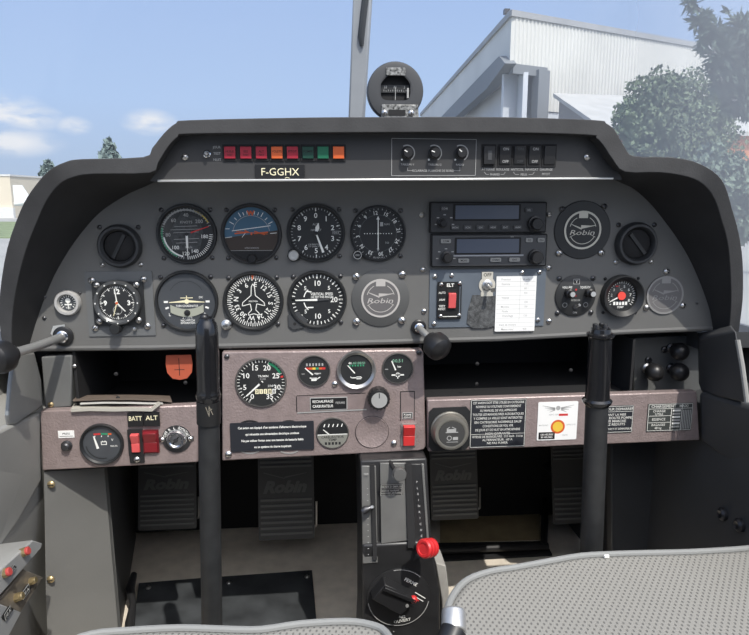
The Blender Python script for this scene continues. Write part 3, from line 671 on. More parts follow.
for t, a, k in (('80', 268, .70), ('100', 222, .68), ('120', 186, .74), ('140', 158, .70), ('180', 98, .66), ('200', 45, .68), ('60', 318, .7), ('40', 0, .72)): b.text(t, q * k * sin(R(a)), q * k * cos(R(a)), 3.6, WHITE if a in (222, 186, 158, 98) else DIM, ZM)
b.text('KNOTS', 0, q * .45, 2.6, DIM, ZM)
for yy, w in ((.28, .45), (.16, .6), (.05, .5), (-.2, .5), (-.34, .42)): b.line(-q * w, q * yy, q * w * .9, q * (yy + .03), .45, DIM, ZM)
b.text('km/h', q * .05, -q * .5, 2.4, DIM, ZM); it.part('markings', b)
b = it.mb(); b.hand(71, q * .16, q * .88, 1.3, RED, 1.5, .7); it.part('red_mark_needle', b)
b = it.mb(); b.hand(180, q * .0, q * .52, 2.3, WHITE, 1.8, 2.0); b.hand(180, q * .52, q * .86, .8, WHITE, 1.8); b.disc(1.8, BLACK, 2.6, seg=14); it.part('needle', b)

# attitude
it, q = gauge('attitude_indicator', 'artificial horizon with a blue sky half and orange aircraft bar', 'gauge', 251.5, 234, 30.4, scr=34, bez=mat('bezel_soft_black', (.022, .022, .023), .5))
def half(b, r, a0, a1, m, z, n=24):
    b.poly([(r * sin(R(a0 + (a1 - a0) * k / n)), r * cos(R(a0 + (a1 - a0) * k / n))) for k in range(n + 1)][::-1], m, z)
b = it.mb(); half(b, q, -98, 82, SKYBLUE, ZM - .05); it.part('sky_half', b)
b = it.mb(); half(b, q, 82, 262, EARTH, ZM - .05); it.part('earth_half', b)
b = it.mb(); b.ring(q * .68, q * .70, DIM, ZM, a0=-80, a1=80)
for a in (-60, -45, -30, -20, -10, 10, 20, 30, 45, 60): b.hand(a, q * .74, q * (.92 if a % 30 == 0 else .86), .7, WHITE, ZM, th=.02)
b.line(-q * .98, -q * .135, -q * .72, -q * .10, .5, WHITE, ZM); b.line(-q * .72, q * .12, q * .72, q * .31, .7, WHITE, ZM); b.line(-q * .35, -q * .12, -q * .18, q * .10, .5, WHITE, ZM)
b.line(q * .7, q * .02, q * .95, q * .04, .6, WHITE, ZM); b.line(-q * .96, q * .2, -q * .80, q * .2, .6, WHITE, ZM); it.part('markings', b)
b = it.mb(); b.poly([(q * .995 * sin(R(a)), q * .995 * cos(R(a))) for a in range(128, 233, 4)], BLACK, 1.3, 1.9); b.line(-q * .78, -q * .615, q * .78, -q * .615, .35, DIM, 1.95); b.text('GYRO HORIZON', 0, -q * .52, 1.6, DIM, 1.95, wmax=14); it.part('lower_mask', b)
b = it.mb(); b.text('W', 0, q * .78, 4.6, ORANGE, 1.4, bold=.05); b.line(-q * .62, q * .02, -q * .1, q * .07, 1.2, ORANGE, 1.4); b.line(-q * .1, q * .07, -q * .25, q * .13, 1, ORANGE, 1.4); b.line(q * .62, q * .07, q * .1, q * .02, 1.2, ORANGE, 1.4); b.line(q * .12, q * .1, q * .5, q * -.02, 1, ORANGE, 1.4); b.line(-q * .55, q * .1, q * .6, q * .0, .6, ORANGE, 1.4); b.disc(1, ORANGE, 1.4, seg=10); it.part('aircraft_bar', b)
b = it.mb(); b.lathe([(4.6, 0), (4.6, 5), (3.8, 6.2), (0, 6.2)], BLACK, 0, -q * .92, 22); it.part('adjust_knob', b)

# altimeter
it, q = gauge('altimeter', 'altimeter with numerals nought to nine and a silver setting knob', 'gauge', 316, 233, 29.3, scr=33)
b = it.mb(); b.ticks(0, 324, 10, q * .84, q * .97, 1.0, WHITE, ZM); b.ticks(0, 352.8, 50, q * .90, q * .97, .55, DIM, ZM)
for k in range(10): a = R(36 * k); b.text(str(k), q * .68 * sin(a), q * .68 * cos(a), 5.0, WHITE, ZM)
b.text('ALT', -q * .02, q * .34, 2.2, DIM, ZM); b.text('100 FEET', 0, q * .12, 2.0, DIM, ZM, wmax=14); b.text('CALIBRATED', -q * .08, -q * .44, 1.5, DIM, ZM, wmax=12); b.text('TO 20000 FT', -q * .08, -q * .52, 1.5, DIM, ZM, wmax=12)
b.rect(q * .62, -q * .08, q * .9, q * .12, BEZEL_GREY, ZM); b.text('1013', q * .76, q * .02, 2.4, DIM, ZM + .05, wmax=6.5); it.part('markings', b)
b = it.mb(); b.hand(15, -q * .08, q * .22, 1.2, WHITE, 1.5, 4.0); b.hand(15, q * .22, q * .40, 4.0, WHITE, 1.5, .4); it.part('thousands_hand', b)
b = it.mb(); b.hand(160, 0, q * .80, 1.4, WHITE, 2.2, 2.4); b.disc(1.9, BLACK, 2.9, seg=16); it.part('hundreds_hand', b)
kx, ky = it.l(293.2, 255); b = it.mb(); b.poly([(kx - 6.5, ky - 1), (kx - 2, ky - 6.5), (kx + 6, ky - 5), (kx + 9, ky + 3), (kx + 2, ky + 9), (kx - 5, ky + 5)], BEZEL, 0, 2); it.part('bezel_lobe', b)
b = it.mb(); b.lathe([(5.2, 1), (5.2, 6), (4.4, 7), (2.2, 7), (2, 6.4), (0, 6.4)], ALU, kx, ky, 22); it.part('setting_knob', b)

# course deviation indicator
it, q = gauge('course_deviation_indicator', 'radio navigation dial with compass ring and white vertical bar', 'gauge', 378, 233.5, 28.0, scr=32, ratio=.92)
b = it.mb(); b.ring(q * .70, q * .73, BEZEL_GREY, ZM); b.ticks(0, 350, 36, q * .90, q * .97, .6, DIM, ZM)
for k in range(12):
    a = 30 * k - 8; t = ('12', '15', '18', '21', '24', '27', '30', '33', 'N', '3', '6', '9')[k]; b.text(t, q * .80 * sin(R(a)), q * .80 * cos(R(a)), 3.6, WHITE, ZM, rot=a)
for k in range(-5, 6): b.disc(.55 if k else 1.2, WHITE, ZM, k * q * .105, 0, seg=8)
b.poly([(-1.6, q * .54), (1.6, q * .54), (0, q * .68)], WHITE, ZM); b.poly([(-1.4, -q * .58), (0, -q * .7), (1.4, -q * .58)], DIM, ZM); b.rect(2, q * .28, 5, q * .44, DIM, ZM); b.text('NAV', q * .35, q * .36, 2, DIM, ZM); b.text('TO', q * .35, -q * .36, 2, DIM, ZM)
b.text('OBS INDICATOR', 1, -q * .93, 1.5, DIM, ZM, wmax=12); it.part('markings', b)
b = it.mb(); b.hand(0, -q * .60, q * .60, 1.0, WHITE, 1.6, th=.3); it.part('deviation_bar', b)
kx, ky = it.l(357, 254.3); b = it.mb(); b.lathe([(4.6, 0), (4.6, 6), (4, 7), (0, 7)], BLACK, kx, ky, 22); b.ring(3.4, 4.2, DIM, 7.02, kx, ky); b.text('OBS', kx, ky, 1.8, DIM, 7.1); it.part('course_knob', b)

# turn coordinator
it, q = gauge('turn_coordinator', 'turn coordinator with pale aeroplane symbol and slip tube', 'gauge', 187, 301, 31.2, scr=34.5, face=DIAL_GREY, ratio=.90)
b = it.mb(); b.ring(q * .62, q * .635, BEZEL, ZM, 0, q * .1, a0=-62, a1=62)
b.line(-q * .80, -q * .02, -q * .66, -q * .02, 2.0, WHITE, ZM); b.line(q * .80, -q * .02, q * .66, -q * .02, 2.0, WHITE, ZM); b.line(-q * .76, -q * .26, -q * .64, -q * .22, 1.8, WHITE, ZM); b.line(q * .76, -q * .26, q * .64, -q * .22, 1.8, WHITE, ZM)
b.text('TURN COORDINATOR', 0, -q * .17, 2.2, WHITE, ZM, wmax=q * .78); b.text('L', -q * .62, -q * .48, 2.8, WHITE, ZM); b.text('R', q * .62, -q * .48, 2.8, WHITE, ZM); b.text('2 MIN.', 0, -q * .58, 2.6, WHITE, ZM); b.text('NO PITCH', 0, -q * .70, 2.1, WHITE, ZM); b.text('INFORMATION', 0, -q * .79, 2.1, WHITE, ZM, wmax=q * .5); b.text('DC', q * .50, q * .14, 2, WHITE, ZM); it.part('markings', b)
b = it.mb(); b.line(-q * .62, -q * .04, 0, 0, .6, CREAM, 1.5, 2.6); b.line(0, 0, q * .62, -q * .04, 2.6, CREAM, 1.5, .6); b.disc(2.4, CREAM, 1.6, 0, -.2, seg=18); b.line(-q * .22, q * .12, q * .22, q * .12, .8, CREAM, 1.5); b.line(0, 0, 0, q * .2, .9, CREAM, 1.5); it.part('aeroplane_symbol', b)
b = it.mb(); tube_m = mat('slip_tube_pale', (.34, .35, .29), .3, coat=.6)
P = [(q * .58 * t, -q * .44 + q * .16 * (t * t)) for t in [k / 8 - 1 for k in range(17)]]
b.poly([(x, y - 3.6 * (1 - .12 * abs(x) / q)) for x, y in P] + [(x, y + 4.4) for x, y in P[::-1]], tube_m, 1.2, 2.0); tb = it.part('slip_tube', b)
b = it.mb(); b.lathe([(3.2, 2), (2.4, 3.4), (0, 4)], BLACK, 0, -q * .42, 18); it.part('slip_ball', b, tb)

# directional gyro
it, q = gauge('heading_indicator', 'heading gyro with white compass card and outlined aeroplane', 'gauge', 253.5, 301, 30.0, scr=33.5)
b = it.mb(); H0 = -82
b.ticks(H0, H0 + 355, 72, q * .84, q * .98, .75, WHITE, ZM); b.ticks(H0, H0 + 350, 36, q * .78, q * .98, .9, WHITE, ZM)
for h, t in ((0, 'N'), (30, '3'), (60, '6'), (90, 'E'), (120, '12'), (150, '15'), (180, 'S'), (210, '21'), (240, '24'), (270, 'W'), (300, '30'), (330, '33')):
    a = h + H0; b.text(t, q * .65 * sin(R(a)), q * .65 * cos(R(a)), 4.6, WHITE, ZM, rot=a)
it.part('compass_card', b)
b = it.mb(); half_o = [(0, .66), (.06, .55), (.08, .22), (.40, -.05), (.42, -.18), (.12, -.10), (.08, -.34), (.20, -.46), (.20, -.54), (0, -.48)]
PO = [(x * q, y * q) for x, y in half_o] + [(-x * q, y * q) for x, y in half_o[::-1]]
for a, c in zip(PO, PO[1:]): b.line(*a, *c, .75, WHITE, 1.5)
b.text('DIRECTIONAL', 0, -q * .0, 1.5, WHITE, 1.5, wmax=9); b.poly([(-1.3, q * .98), (1.3, q * .98), (0, q * .80)], ORANGE, 1.5); it.part('aeroplane_outline', b)
kx, ky = it.l(226, 324.5); b = it.mb(); b.lathe([(5.2, 0), (5.2, 1.5), (3.8, 2), (3.8, 7), (2.6, 7.6), (0, 7.6)], STEEL, kx, ky, 22); b.text('PUSH', kx, ky, 1.4, SOOT, 7.8); it.part('setting_knob', b)

# vertical speed
it, q = gauge('vertical_speed_indicator', 'vertical speed dial with its white needle level at zero', 'gauge', 317.3, 299.5, 29.4, scr=33)
b = it.mb(); b.ticks(-90, 90, 21, q * .86, q * .97, .8, WHITE, ZM); b.ticks(90, 270, 21, q * .86, q * .97, .8, WHITE, ZM); b.ticks(-90, 270, 9, q * .82, q * .98, 1.3, WHITE, ZM)
for t, a in (('10', 0), ('20', 90), ('10', 180), ('5', 45), ('5', 135), ('5', 225), ('5', 315)): b.text(t, q * .64 * sin(R(a)), q * .64 * cos(R(a)), 5.2 if a % 90 == 0 else 3.8, WHITE, ZM)
b.text('VERTICAL SPEED', q * .18, q * .22, 2.8, WHITE, ZM, wmax=q * .86); b.text('100 FEET PER MINUTE', q * .18, q * .10, 1.9, WHITE, ZM, wmax=q * .86)
b.ring(q * .50, q * .54, WHITE, ZM, a0=282, a1=318); b.ring(q * .50, q * .54, WHITE, ZM, a0=222, a1=258); b.line(-q * .38, -q * .30, -q * .15, -q * .30, 1.2, WHITE, ZM); b.line(-q * .38, q * .33, -q * .22, q * .30, 1.2, WHITE, ZM)
it.part('markings', b)
b = it.mb(); b.hand(269, -q * .45, 0, 1.0, BEZEL_GREY, 1.6, 2.4); b.hand(269, 0, q * .84, 2.2, WHITE, 1.6, 1.0); it.part('needle', b)
kx, ky = it.l(294, 323.5); b = it.mb(); b.poly([(kx - 6, ky + 9), (kx - 5.5, ky - 2), (kx - 1, ky - 6), (kx + 9, ky - 4), (kx + 14, ky + 3), (kx + 4, ky + 12)], BEZEL_GREY, 0, 2.2); b.disc(1.6, SOOT, 2.3, kx + .5, ky, seg=12); it.part('adjuster_lobe', b)

# round badge covers
def badge(it, r, z, m=BADGE, field=BADGE_FIELD, letter=None, cx=0, cy=0):
    letter = letter or m; r *= 1.06
    b = it.mb(); b.disc(r, field, z + .5, cx, cy, z0=z); bd = it.part('emblem', b)
    b = it.mb(); z += .6
    b.ring(r * .90, r * 1.0, m, z, cx, cy); b.ring(r * .70, r * .735, m, z, cx, cy, 28, 75); b.ring(r * .70, r * .735, m, z, cx, cy, -75, -28); b.ring(r * .70, r * .735, m, z, cx, cy, 118, 242)
    b.rect(cx - r * .24, cy + r * .62, cx + r * .24, cy + r * .96, m, z + .03)
    b.line(cx - r * .62, cy + r * .30, cx - r * .06, cy + r * .06, .6, letter, z, 1.6); b.line(cx - r * .10, cy + r * .12, cx + r * .66, cy + r * .24, 2.2, letter, z, .5); b.line(cx - r * .1, cy + r * .22, cx + r * .42, cy + r * .22, 1.4, letter, z, .4)
    for dx in (-1, 1): b.hand(118 * dx, r * .36, r * .78, .5, letter, z, th=.02, cx=cx, cy=cy)
    b.text('Robin', cx, cy - r * .12, r * .26, letter, z + .03, width=r * 1.30, shear=.35, bold=.0)
    it.part('emblem_relief', b, bd); return bd
it = Item('emblem_cover_plate', 'grey round blanking plate with emblem beside the vertical speed dial', 'cover plate', 380.5, 298, 0, 'emblem covers')
b = it.mb(); b.lathe([(28.8, 0), (28.8, 1), (28.2, 1.4), (0, 1.4)], mat('cover_grey', (.085, .086, .085), .55, bump=(700, .15, .0005)), seg=52); it.part('disc', b)
badge(it, 18.2, 1.4); screws(it, [(356.5, 276), (402, 274.5), (356.5, 321), (402, 320.5)], 3.7, STEEL, 1)
it = Item('emblem_cover_plate', 'black round blanking plate with bright emblem beside the radios', 'cover plate', 582, 230, 0, 'emblem covers')
b = it.mb(); b.lathe([(28.5, 0), (28.5, 1), (28, 1.4), (0, 1.4)], BEZEL, seg=52); it.part('disc', b)
badge(it, 17.8, 1.4, mat('badge_ivory', (.55, .53, .46), .4, .3), BEZEL); screws(it, [(559.5, 252.3), (603, 252.3)], 3.2, STEEL, 1); screws(it, [(560.5, 209.5), (603, 207)], 2.6, GUN, 1)
it = Item('emblem_cover_plate', 'small grey emblem disc held by three screws beside the coaming', 'cover plate', 664.5, 295, 0, 'emblem covers')
b = it.mb(); b.lathe([(18.6, 0), (18.6, .8), (0, .8)], BADGE_FIELD, seg=44); it.part('disc', b)
badge(it, 17.6, .8, mat('badge_dull', (.27, .265, .26), .5, .3), mat('badge_field_dull', (.135, .13, .13), .6)); screws(it, [(664.5, 272), (647, 307), (684, 305.5)], 3.0)

# eyeball vents
def vent(lab, px, py, r, slat):
    it = Item('air_vent', lab, 'air vent', px, py, 0, 'round air vents')
    b = it.mb(); b.lathe([(r, 0), (r, 3), (r * .96, 6), (r * .90, 8), (r * .80, 8), (r * .70, 5), (r * .70, 1)], mat('vent_ring', (.030, .031, .033), .45), seg=48); it.part('ring', b)
    b = it.mb(); b.lathe([(r * .70, 1), (r * .66, 3), (r * .45, 4.6), (0, 5.2)], SOOT, seg=36); eye = it.part('eyeball', b)
    b = it.mb(); b.hand(slat, -r * .60, r * .60, r * .16, BLACK, 4, th=2.5); it.part('flap', b, eye)
    for x, y in corners(r * 1.22): screw(it.o, x, y, 2.3, STEEL if y < 0 else GUN, 0, it.s)
vent('round black air vent above the panel clock', 120.3, 246, 22, 28)
vent('round black air vent above the small emblem disc', 635, 243.5, 21, 140)

# clock
it = Item('panel_clock', 'square-mounted panel clock with white numerals and outer screws', 'clock', 120.8, 304, 0)
b = it.mb(); b.rect(*it.l(88, 271), *it.l(153.6, 336.7), mat('clock_plate', (.125, .13, .132), .5), 0, 1.2, .6); it.part('mounting_plate', b)
b = it.mb(); b.rect(*it.l(95, 281), *it.l(144.5, 325.5), BEZEL, 1.2, 4, 2); it.part('body', b)
cx, cy = it.l(119.6, 301.6)
b = it.mb(); b.lathe([(22.6, 4), (22.6, 9), (21.6, 10.5), (19.6, 10.5), (17.6, 9), (17.6, 7.5)], mat('clock_bezel', (.085, .088, .09), .35, .4), cx, cy, 48)
for k in range(12): a = R(30 * k); b.disc(.8, WHITE, 10.6, cx + 20.4 * sin(a), cy + 20.4 * cos(a), seg=8)
it.part('bezel', b)
b = it.mb(); b.disc(17.7, DIAL, 7.6, cx, cy); it.part('dial', b)
b = it.mb()
for k in range(60): a = R(6 * k); r0 = 13.6 if k % 5 == 0 else 15.2; b.line(cx + r0 * sin(a), cy + r0 * cos(a), cx + 16.6 * sin(a), cy + 16.6 * cos(a), .9 if k % 5 == 0 else .4, WHITE, 7.7)
for t, a in (('12', 0), ('3', 90), ('9', 270)): b.text(t, cx + 11.4 * sin(R(a)), cy + 11.4 * cos(R(a)), 4.6, WHITE, 7.7, bold=.04)
b.ring(4.0, 4.5, DIM, 7.7, cx, cy - 7.4, seg=20); b.text('24', cx, cy - 11, 1.8, WHITE, 7.7); it.part('markings', b)
b = it.mb(); b.hand(354, -2, 14.5, 1.2, WHITE, 8.1, .7, cx, cy, .3); it.part('minute_hand', b)
b = it.mb(); b.hand(138, -2, 11.5, 1.6, WHITE, 8.4, .9, cx, cy, .3); it.part('hour_hand', b)
b = it.mb(); b.hand(197, -2, 13.5, 1.0, CREAM, 8.7, .6, cx, cy, .3); b.disc(1.3, ORANGE, 9.2, cx, cy, seg=12); it.part('red_alarm_hand', b)
kx, ky = it.l(116.8, 327.5); b = it.mb(); b.lathe([(5.4, 3), (5.4, 12), (4.6, 13.5), (0, 13.5)], BEZEL, kx, ky, 22); it.part('winding_knob', b)
kx, ky = it.l(134, 329); b = it.mb(); b.lathe([(1.8, 1), (1.8, 5), (0, 5.4)], STEEL, kx, ky, 12); it.part('push_button', b)
screws(it, [(94.7, 279.4), (145, 278.8), (94.7, 327.7), (145.9, 326.7)], 3.3, STEEL, 1.2); screws(it, [(100.2, 283.8), (138.4, 284), (100.2, 320.5), (138.4, 320)], 3.1, STEEL, 4)

# suction gauge
it = Item('suction_gauge', 'tiny chrome-ringed suction gauge beside the clock', 'gauge', 68.5, 302.5, 0)
b = it.mb(); b.lathe([(12.8, 0), (12.8, 4), (11.6, 6), (9.4, 6), (8.4, 3), (8.4, 1)], mat('satin_ring', (.50, .49, .47), .4, .3), seg=40); it.part('chrome_ring', b)
b = it.mb(); b.disc(8.6, DIAL_GREY, 1.2); it.part('dial', b)
b = it.mb(); b.ticks(-130, 130, 14, 5.6, 7.6, .7, WHITE, 1.3); b.disc(2.6, WHITE, 1.3, 0, 2.2, seg=14); b.text('VAC', 0, -5, 1.8, WHITE, 1.3); b.rect(-3.5, -2.6, 3.5, -1.2, WHITE, 1.3); it.part('markings', b)
b = it.mb(); b.hand(176, -1, 6.6, 1.1, WHITE, 1.6, .6); it.part('needle', b)

# egt-style temperature gauge and small round audio plate
it, q = gauge('temperature_gauge', 'deep black gauge with a red centre boss', 'gauge', 620.5, 295.5, 20.6, depth=9, ratio=.72)
b = it.mb(); b.ticks(-130, 130, 27, q * .82, q * .98, .6, WHITE, ZM)
for k, t in enumerate('12345678'): a = R(-120 + 240 * k / 7); b.text(t, q * .64 * sin(a), q * .64 * cos(a), 2.8, WHITE if k > 3 else DIM, ZM)
b.rect(-6, q * .58, -2, q * .66, RED, ZM); b.text('C', 0, q * .42, 2.4, DIM, ZM)
for k in range(5): b.rect(-7.4 + 3 * k, -q * .62, -5.2 + 3 * k, -q * .40, WHITE, ZM)
b.text('TEMP', 0, -q * .76, 2, WHITE, ZM); it.part('markings', b)
b = it.mb(); b.hand(243, 2, q * .86, 1.4, WHITE, 1.8, .7); b.disc(4.0, mat('red_boss', (.75, .07, .05), .5), 3, z0=1.8, seg=24); it.part('needle', b)
for x, y in corners(23.5): screw(it.o, x, y, 1.5, SOOT, 0, it.s)
it = Item('intercom_control', 'round black intercom plate with two silver-tipped knobs', 'intercom', 575, 295.5, 0)
b = it.mb(); b.lathe([(20.2, 0), (20.2, 1.5), (19.4, 2), (0, 2)], mat('intercom_face', (.024, .025, .026), .5), seg=44); it.part('face_plate', b)
b = it.mb(); b.text('VOLUME', -9, 8.4, 2.2, WHITE, 2.05, wmax=10); b.text('SQUELCH', 9, 8.4, 2.2, WHITE, 2.05, wmax=10); b.rect(-3.2, 11.4, 3.2, 16.6, DIM, 2.04); b.rect(-2.7, 11.9, 2.7, 16.1, BLACK, 2.06); b.text('Y', 0, 14, 2.6, WHITE, 2.1); b.disc(1, RED, 2.05, 0, 6, seg=10); b.disc(1, RED_DARK, 2.05, 0, 0, seg=10); b.text('INTERCOM', 0, -4.4, 1.7, DIM, 2.05, wmax=9); b.ring(2.0, 2.4, DIM, 2.05, 10.5, -9); b.ring(2.0, 2.4, DIM, 2.05, -10.5, -9); b.text('ON', 0, -16.5, 1.9, DIM, 2.05); it.part('lettering', b)
for x in (-7.4, 13):
    b = it.mb(); b.lathe([(4.6, 2), (4.4, 8), (3.2, 9), (3.0, 12), (2.4, 12.6), (0, 12.6)], BLACK, x, 3, 22); kn = it.part('knob', b)
    b = it.mb(); b.disc(2.5, ALU, 12.9, x, 3, z0=12.3, seg=18); it.part('tip', b, kn, 'silver knob tip')
b = it.mb(); b.lathe([(2.2, 2), (2.2, 3.4), (0, 3.4)], GUN, 0, -11, 14); b.tube([(0, -11, 3), (1.8, -8, 8)], [1, 1.4], STEEL, 10); it.part('toggle', b)
for x, y in corners(24): screw(it.o, x, y, 2.5, GUN, 0, it.s)

# ================================================================== RADIO STACK AND SWITCH PLATE
KEYB = mat('radio_charcoal', (.030, .031, .034), .5); KEYC = mat('radio_grey_face', (.060, .062, .066), .5)
def radio(lab, px0, py0, px1, py1, face, bright):
    cx, cy = (px0 + px1) / 2, (py0 + py1) / 2
    it = Item('aviation_radio', lab, 'radio', cx, cy, 0, 'radio stack'); w, h = (px1 - px0) / 2, (py1 - py0) / 2
    b = it.mb(); b.rect(-w, -h, w, h, SOOT, 0, 5, 1.5); it.part('chassis', b)
    b = it.mb(); b.rect(-w + 1.2, -h + 1, w - 1.2, h - 1.2, face, 5, 6.4, 1.2); it.part('face_plate', b, bevel=.0006)
    kb = GREY_KEY if bright else BEZEL_GREY; tx = SOOT if bright else DIM
    dx0, dx1 = (-w + 25, w - 29); dy0, dy1 = (-1.5, h - 3.5) if not bright else (-2.2, h - 4.6)
    b = it.mb(); b.rect(dx0 - 2, dy0 - 1.6, dx1 + 2, dy1 + 1.4, SOOT, 6.4, 7, .8); it.part('display_frame', b)
    b = it.mb(); b.rect(dx0, dy0, dx1, dy1, SCREEN, 7, 7.3); it.part('display', b)
    b = it.mb()
    if bright: b.line(dx0 - 3, dy0 - 2.6, dx1 + 5, dy0 - 2.6, 1.6, mat('radio_trim', (.30, .31, .33), .4), 7)
    it.part('trim_line', b) if bright else b.bm.free()
    L = [(-w + 14, h - 6.5, 5, 'COM'), (-w + 32, -h + 6.5, 5.4, 'MON'), (w - 52, -h + 7, 5.4, 'CHAN'), (w - 33, -h + 7, 5.4, 'ENT'), (w - 19, h - 6, 3.4, 'SQ'), (w - 7, h - 6, 3.4, 'ON')] if bright else [(-w + 25 + 12.6 * k, -h + 5.6, 4, t) for k, t in enumerate(('MON', 'SCN', 'CH', 'MEM', 'ENT', 'NAV'))] + [(w - 19, h - 8, 3.6, 'SQ'), (-w + 14, h - 6.5, 3.4, 'COM')]
    for x, y, hw, t in L:
        b = it.mb(); b.rect(x - hw, y - 2, x + hw, y + 2, kb, 6.4, 8, 1.0); k = it.part('key', b)
        b = it.mb(); b.text(t, x, y, 1.8, tx, 8.05, wmax=hw * 1.7); it.part('legend', b, k)
    for x, y, r in ((-w + 15 if bright else -w + 12, -h + 10, 5.6 if bright else 4.6), (w - 12, -h + 9.5 if bright else -h + 9, 7.6)):
        b = it.mb(); b.lathe([(r, 6.4), (r, 10), (r * .8, 10.4), (r * .76, 15), (r * .66, 16), (0, 16)], BLACK, x, y, 26); it.part('tuning_knob', b)
    b = it.mb(); yy = -h + 10; 
    for k in range(5): a = R(-100 + 50 * k); b.rect(-w + 14.5 + 8.6 * sin(a) - 1.2, yy + 8 * cos(a) - .5, -w + 14.5 + 8.6 * sin(a) + 1.2, yy + 8 * cos(a) + .5, DIM, 6.5)
    b.text('KHz', w - 36, h - 2.6, 1.2, DIM, 6.5); it.part('face_print', b)
radio('upper charcoal radio with dim keys and dark display', 428.5, 202, 546, 232.5, KEYB, False)
radio('lower radio with pale grey keys under its blue-grey display', 430, 234, 546, 266, KEYC, True)
it = Item('switch_plate', 'blue-grey plate below the radios carrying the beacon switch', 'switch plate', 488, 298.5, 0)
b = it.mb(); b.rect(*it.l(429.5, 269.5), *it.l(545, 326.5), SLATE, 0, 1.2); it.part('plate', b)
screws(it, [(434.5, 275.8), (451, 275), (521, 273), (538.5, 272.5), (434.5, 322.5), (539, 320.5)], 2.3, STEEL, 1.2)
it = Item('beacon_switch', 'red rocker of the emergency beacon in a black screwed module', 'switch', 449, 300.3, -.0018)
b = it.mb(); b.rect(-12, -18.5, 12, 18.5, BLACK, 0, 2.2, 1.2); it.part('module', b)
b = it.mb(); b.text('ELT', .5, 15.4, 3.2, WHITE, 2.3, bold=.03); b.text('AUTO', -7.4, 8, 2.1, WHITE, 2.3, wmax=7); b.text('ARM', -7.4, 1, 2.0, WHITE, 2.3, wmax=7); b.text('TEST', -7.4, -5.4, 2.1, WHITE, 2.3, wmax=7); b.text('RESET', -7.4, -8.2, 2.1, WHITE, 2.3, wmax=7); b.line(-7, -15.8, 8.5, -15.8, .7, WHITE, 2.3); b.line(10.3, -15, 10.3, 14, .9, SLATE, 2.3); it.part('lettering', b)
b = it.mb(); b.rect(-2.6, -9, 7, 11.2, SOOT, 2.2, 3, .5); it.part('rocker_frame', b)
b = it.mb(); b.prism([(-1.6, -7.6, 3), (6, -7.6, 3), (6, 8, 3), (-1.6, 8, 3)], [(-1.3, -7, 5), (5.8, -7, 5), (5.8, 7.6, 7), (-1.3, 7.6, 7)], mat('coral_red_rocker', (.68, .10, .10), .4)); it.part('rocker', b, bevel=.0006)
screws(it, [(440.5, 284), (459, 283), (440.5, 315.5), (459, 315)], 1.9, STEEL, 2.2)
KEYP = mat('off_white_keyhole', (.50, .48, .42), .5)
it = Item('dash_toggle_switch', 'metal toggle on a cream keyhole plate marked off', 'switch', 487, 285, -.0018)
b = it.mb(); ring = [(8.2 * sin(R(a)), 8.2 * cos(R(a))) for a in range(30, 331, 12)]
b.poly([(-5.6, 13), (5.6, 13)] + [p for p in ring if p[1] < 6.6] + [], KEYP, 0, .8); b.rect(-6, -11, 6, -6.5, KEYP, 0, .82); it.part('keyhole_plate', b)
b = it.mb(); b.text('OFF', 0, 10.2, 3.2, SOOT, .9); it.part('lettering', b)
b = it.mb(); b.lathe([(5.2, .8), (5.2, 2), (3.6, 3), (2.6, 3), (2.6, 4.5), (0, 4.5)], STEEL, 0, 0, 20); it.part('nut', b)
b = it.mb(); b.tube([(0, 0, 4), (1.8, -2.5, 11), (2.2, -3.2, 14)], [1.3, 1.8, 2.4], STEEL, 12); it.part('lever', b)
b = MB(scale_at(482, 312, 0)); b.poly([(-9, 17), (2, 17), (13.5, 16), (13.5, -14), (6, -16), (-8, -16), (-14, -11), (-13, 2)], VELCRO, 0, .8)
single('hook_tape_patch', 'worn dark hook-tape patch on the plate below the toggle', 'tape patch', b, 481, 312, -.0018)
it = Item('checklist_card', 'white printed checklist card fixed beside the toggle', 'card', 515.5, 303.5, -.0024)
b = it.mb(); b.rect(-20, -27.5, 20, 27, PAPER, 0, .5); it.part('card', b)
GREYTXT = mat('pale_print', (.42, .42, .41), .7)
b = it.mb()
for k, (a, c) in enumerate((('Pression', 'A vide'), ('Essence', '110 l'), ('', '80 l'), ('', '50 l'), ('Vitesse', ''), ('', '130'), ('Montee', '150'), ('Finale', ''), ('Decollage', '120'), ('', ''), ('Vent de travers', ''), ('Masse maxi', '900'))):
    y = 24 - 4.5 * k
    if a: b.text(a, -10.5 if len(a) < 9 else -7.5, y, 1.9, GREYTXT, .55, wmax=20)
    if c: b.text(c, 10, y, 1.9, GREYTXT, .55)
    b.line(-19, y - 2.3, 19, y - 2.3, .25, GREYTXT, .53)
b.line(4, 26, 4, -18, .25, GREYTXT, .53); it.part('print', b)
# ================================================================== LOWER PANELS
def plate(name, label, cat, pts, Y, m, depth=.016, bevel=.0022):
    b = MB(); c = sum((pt(*p, Y) for p in pts), Vector()) / len(pts)
    A_ = [pt(*p, Y) - c for p in pts]; b.prism(A_, [p + Vector((0, depth, 0)) for p in A_], m)
    return tag(b.build(name, None, c, bevel=bevel), label, cat)
CY, BY = -.006, -.012
cpl = plate('engine_dashboard', 'mauve hammered-paint engine gauge panel above the pedestal', 'instrument panel', [(222, 352), (421, 349.5), (423.5, 352), (426, 446), (424, 449.5), (420, 451), (222, 461)], CY, MAUVE)
lpl = plate('lower_dashboard', 'mauve lower panel with the battery and ignition switches', 'switch panel', [(40, 411), (198, 405), (198, 462.5), (42, 471)], BY, MAUVE)
rpl = plate('lower_dashboard', 'mauve lower panel carrying the black placards', 'switch panel', [(427.5, 400), (697, 391.5), (700, 440.5), (428, 452)], BY, MAUVE)
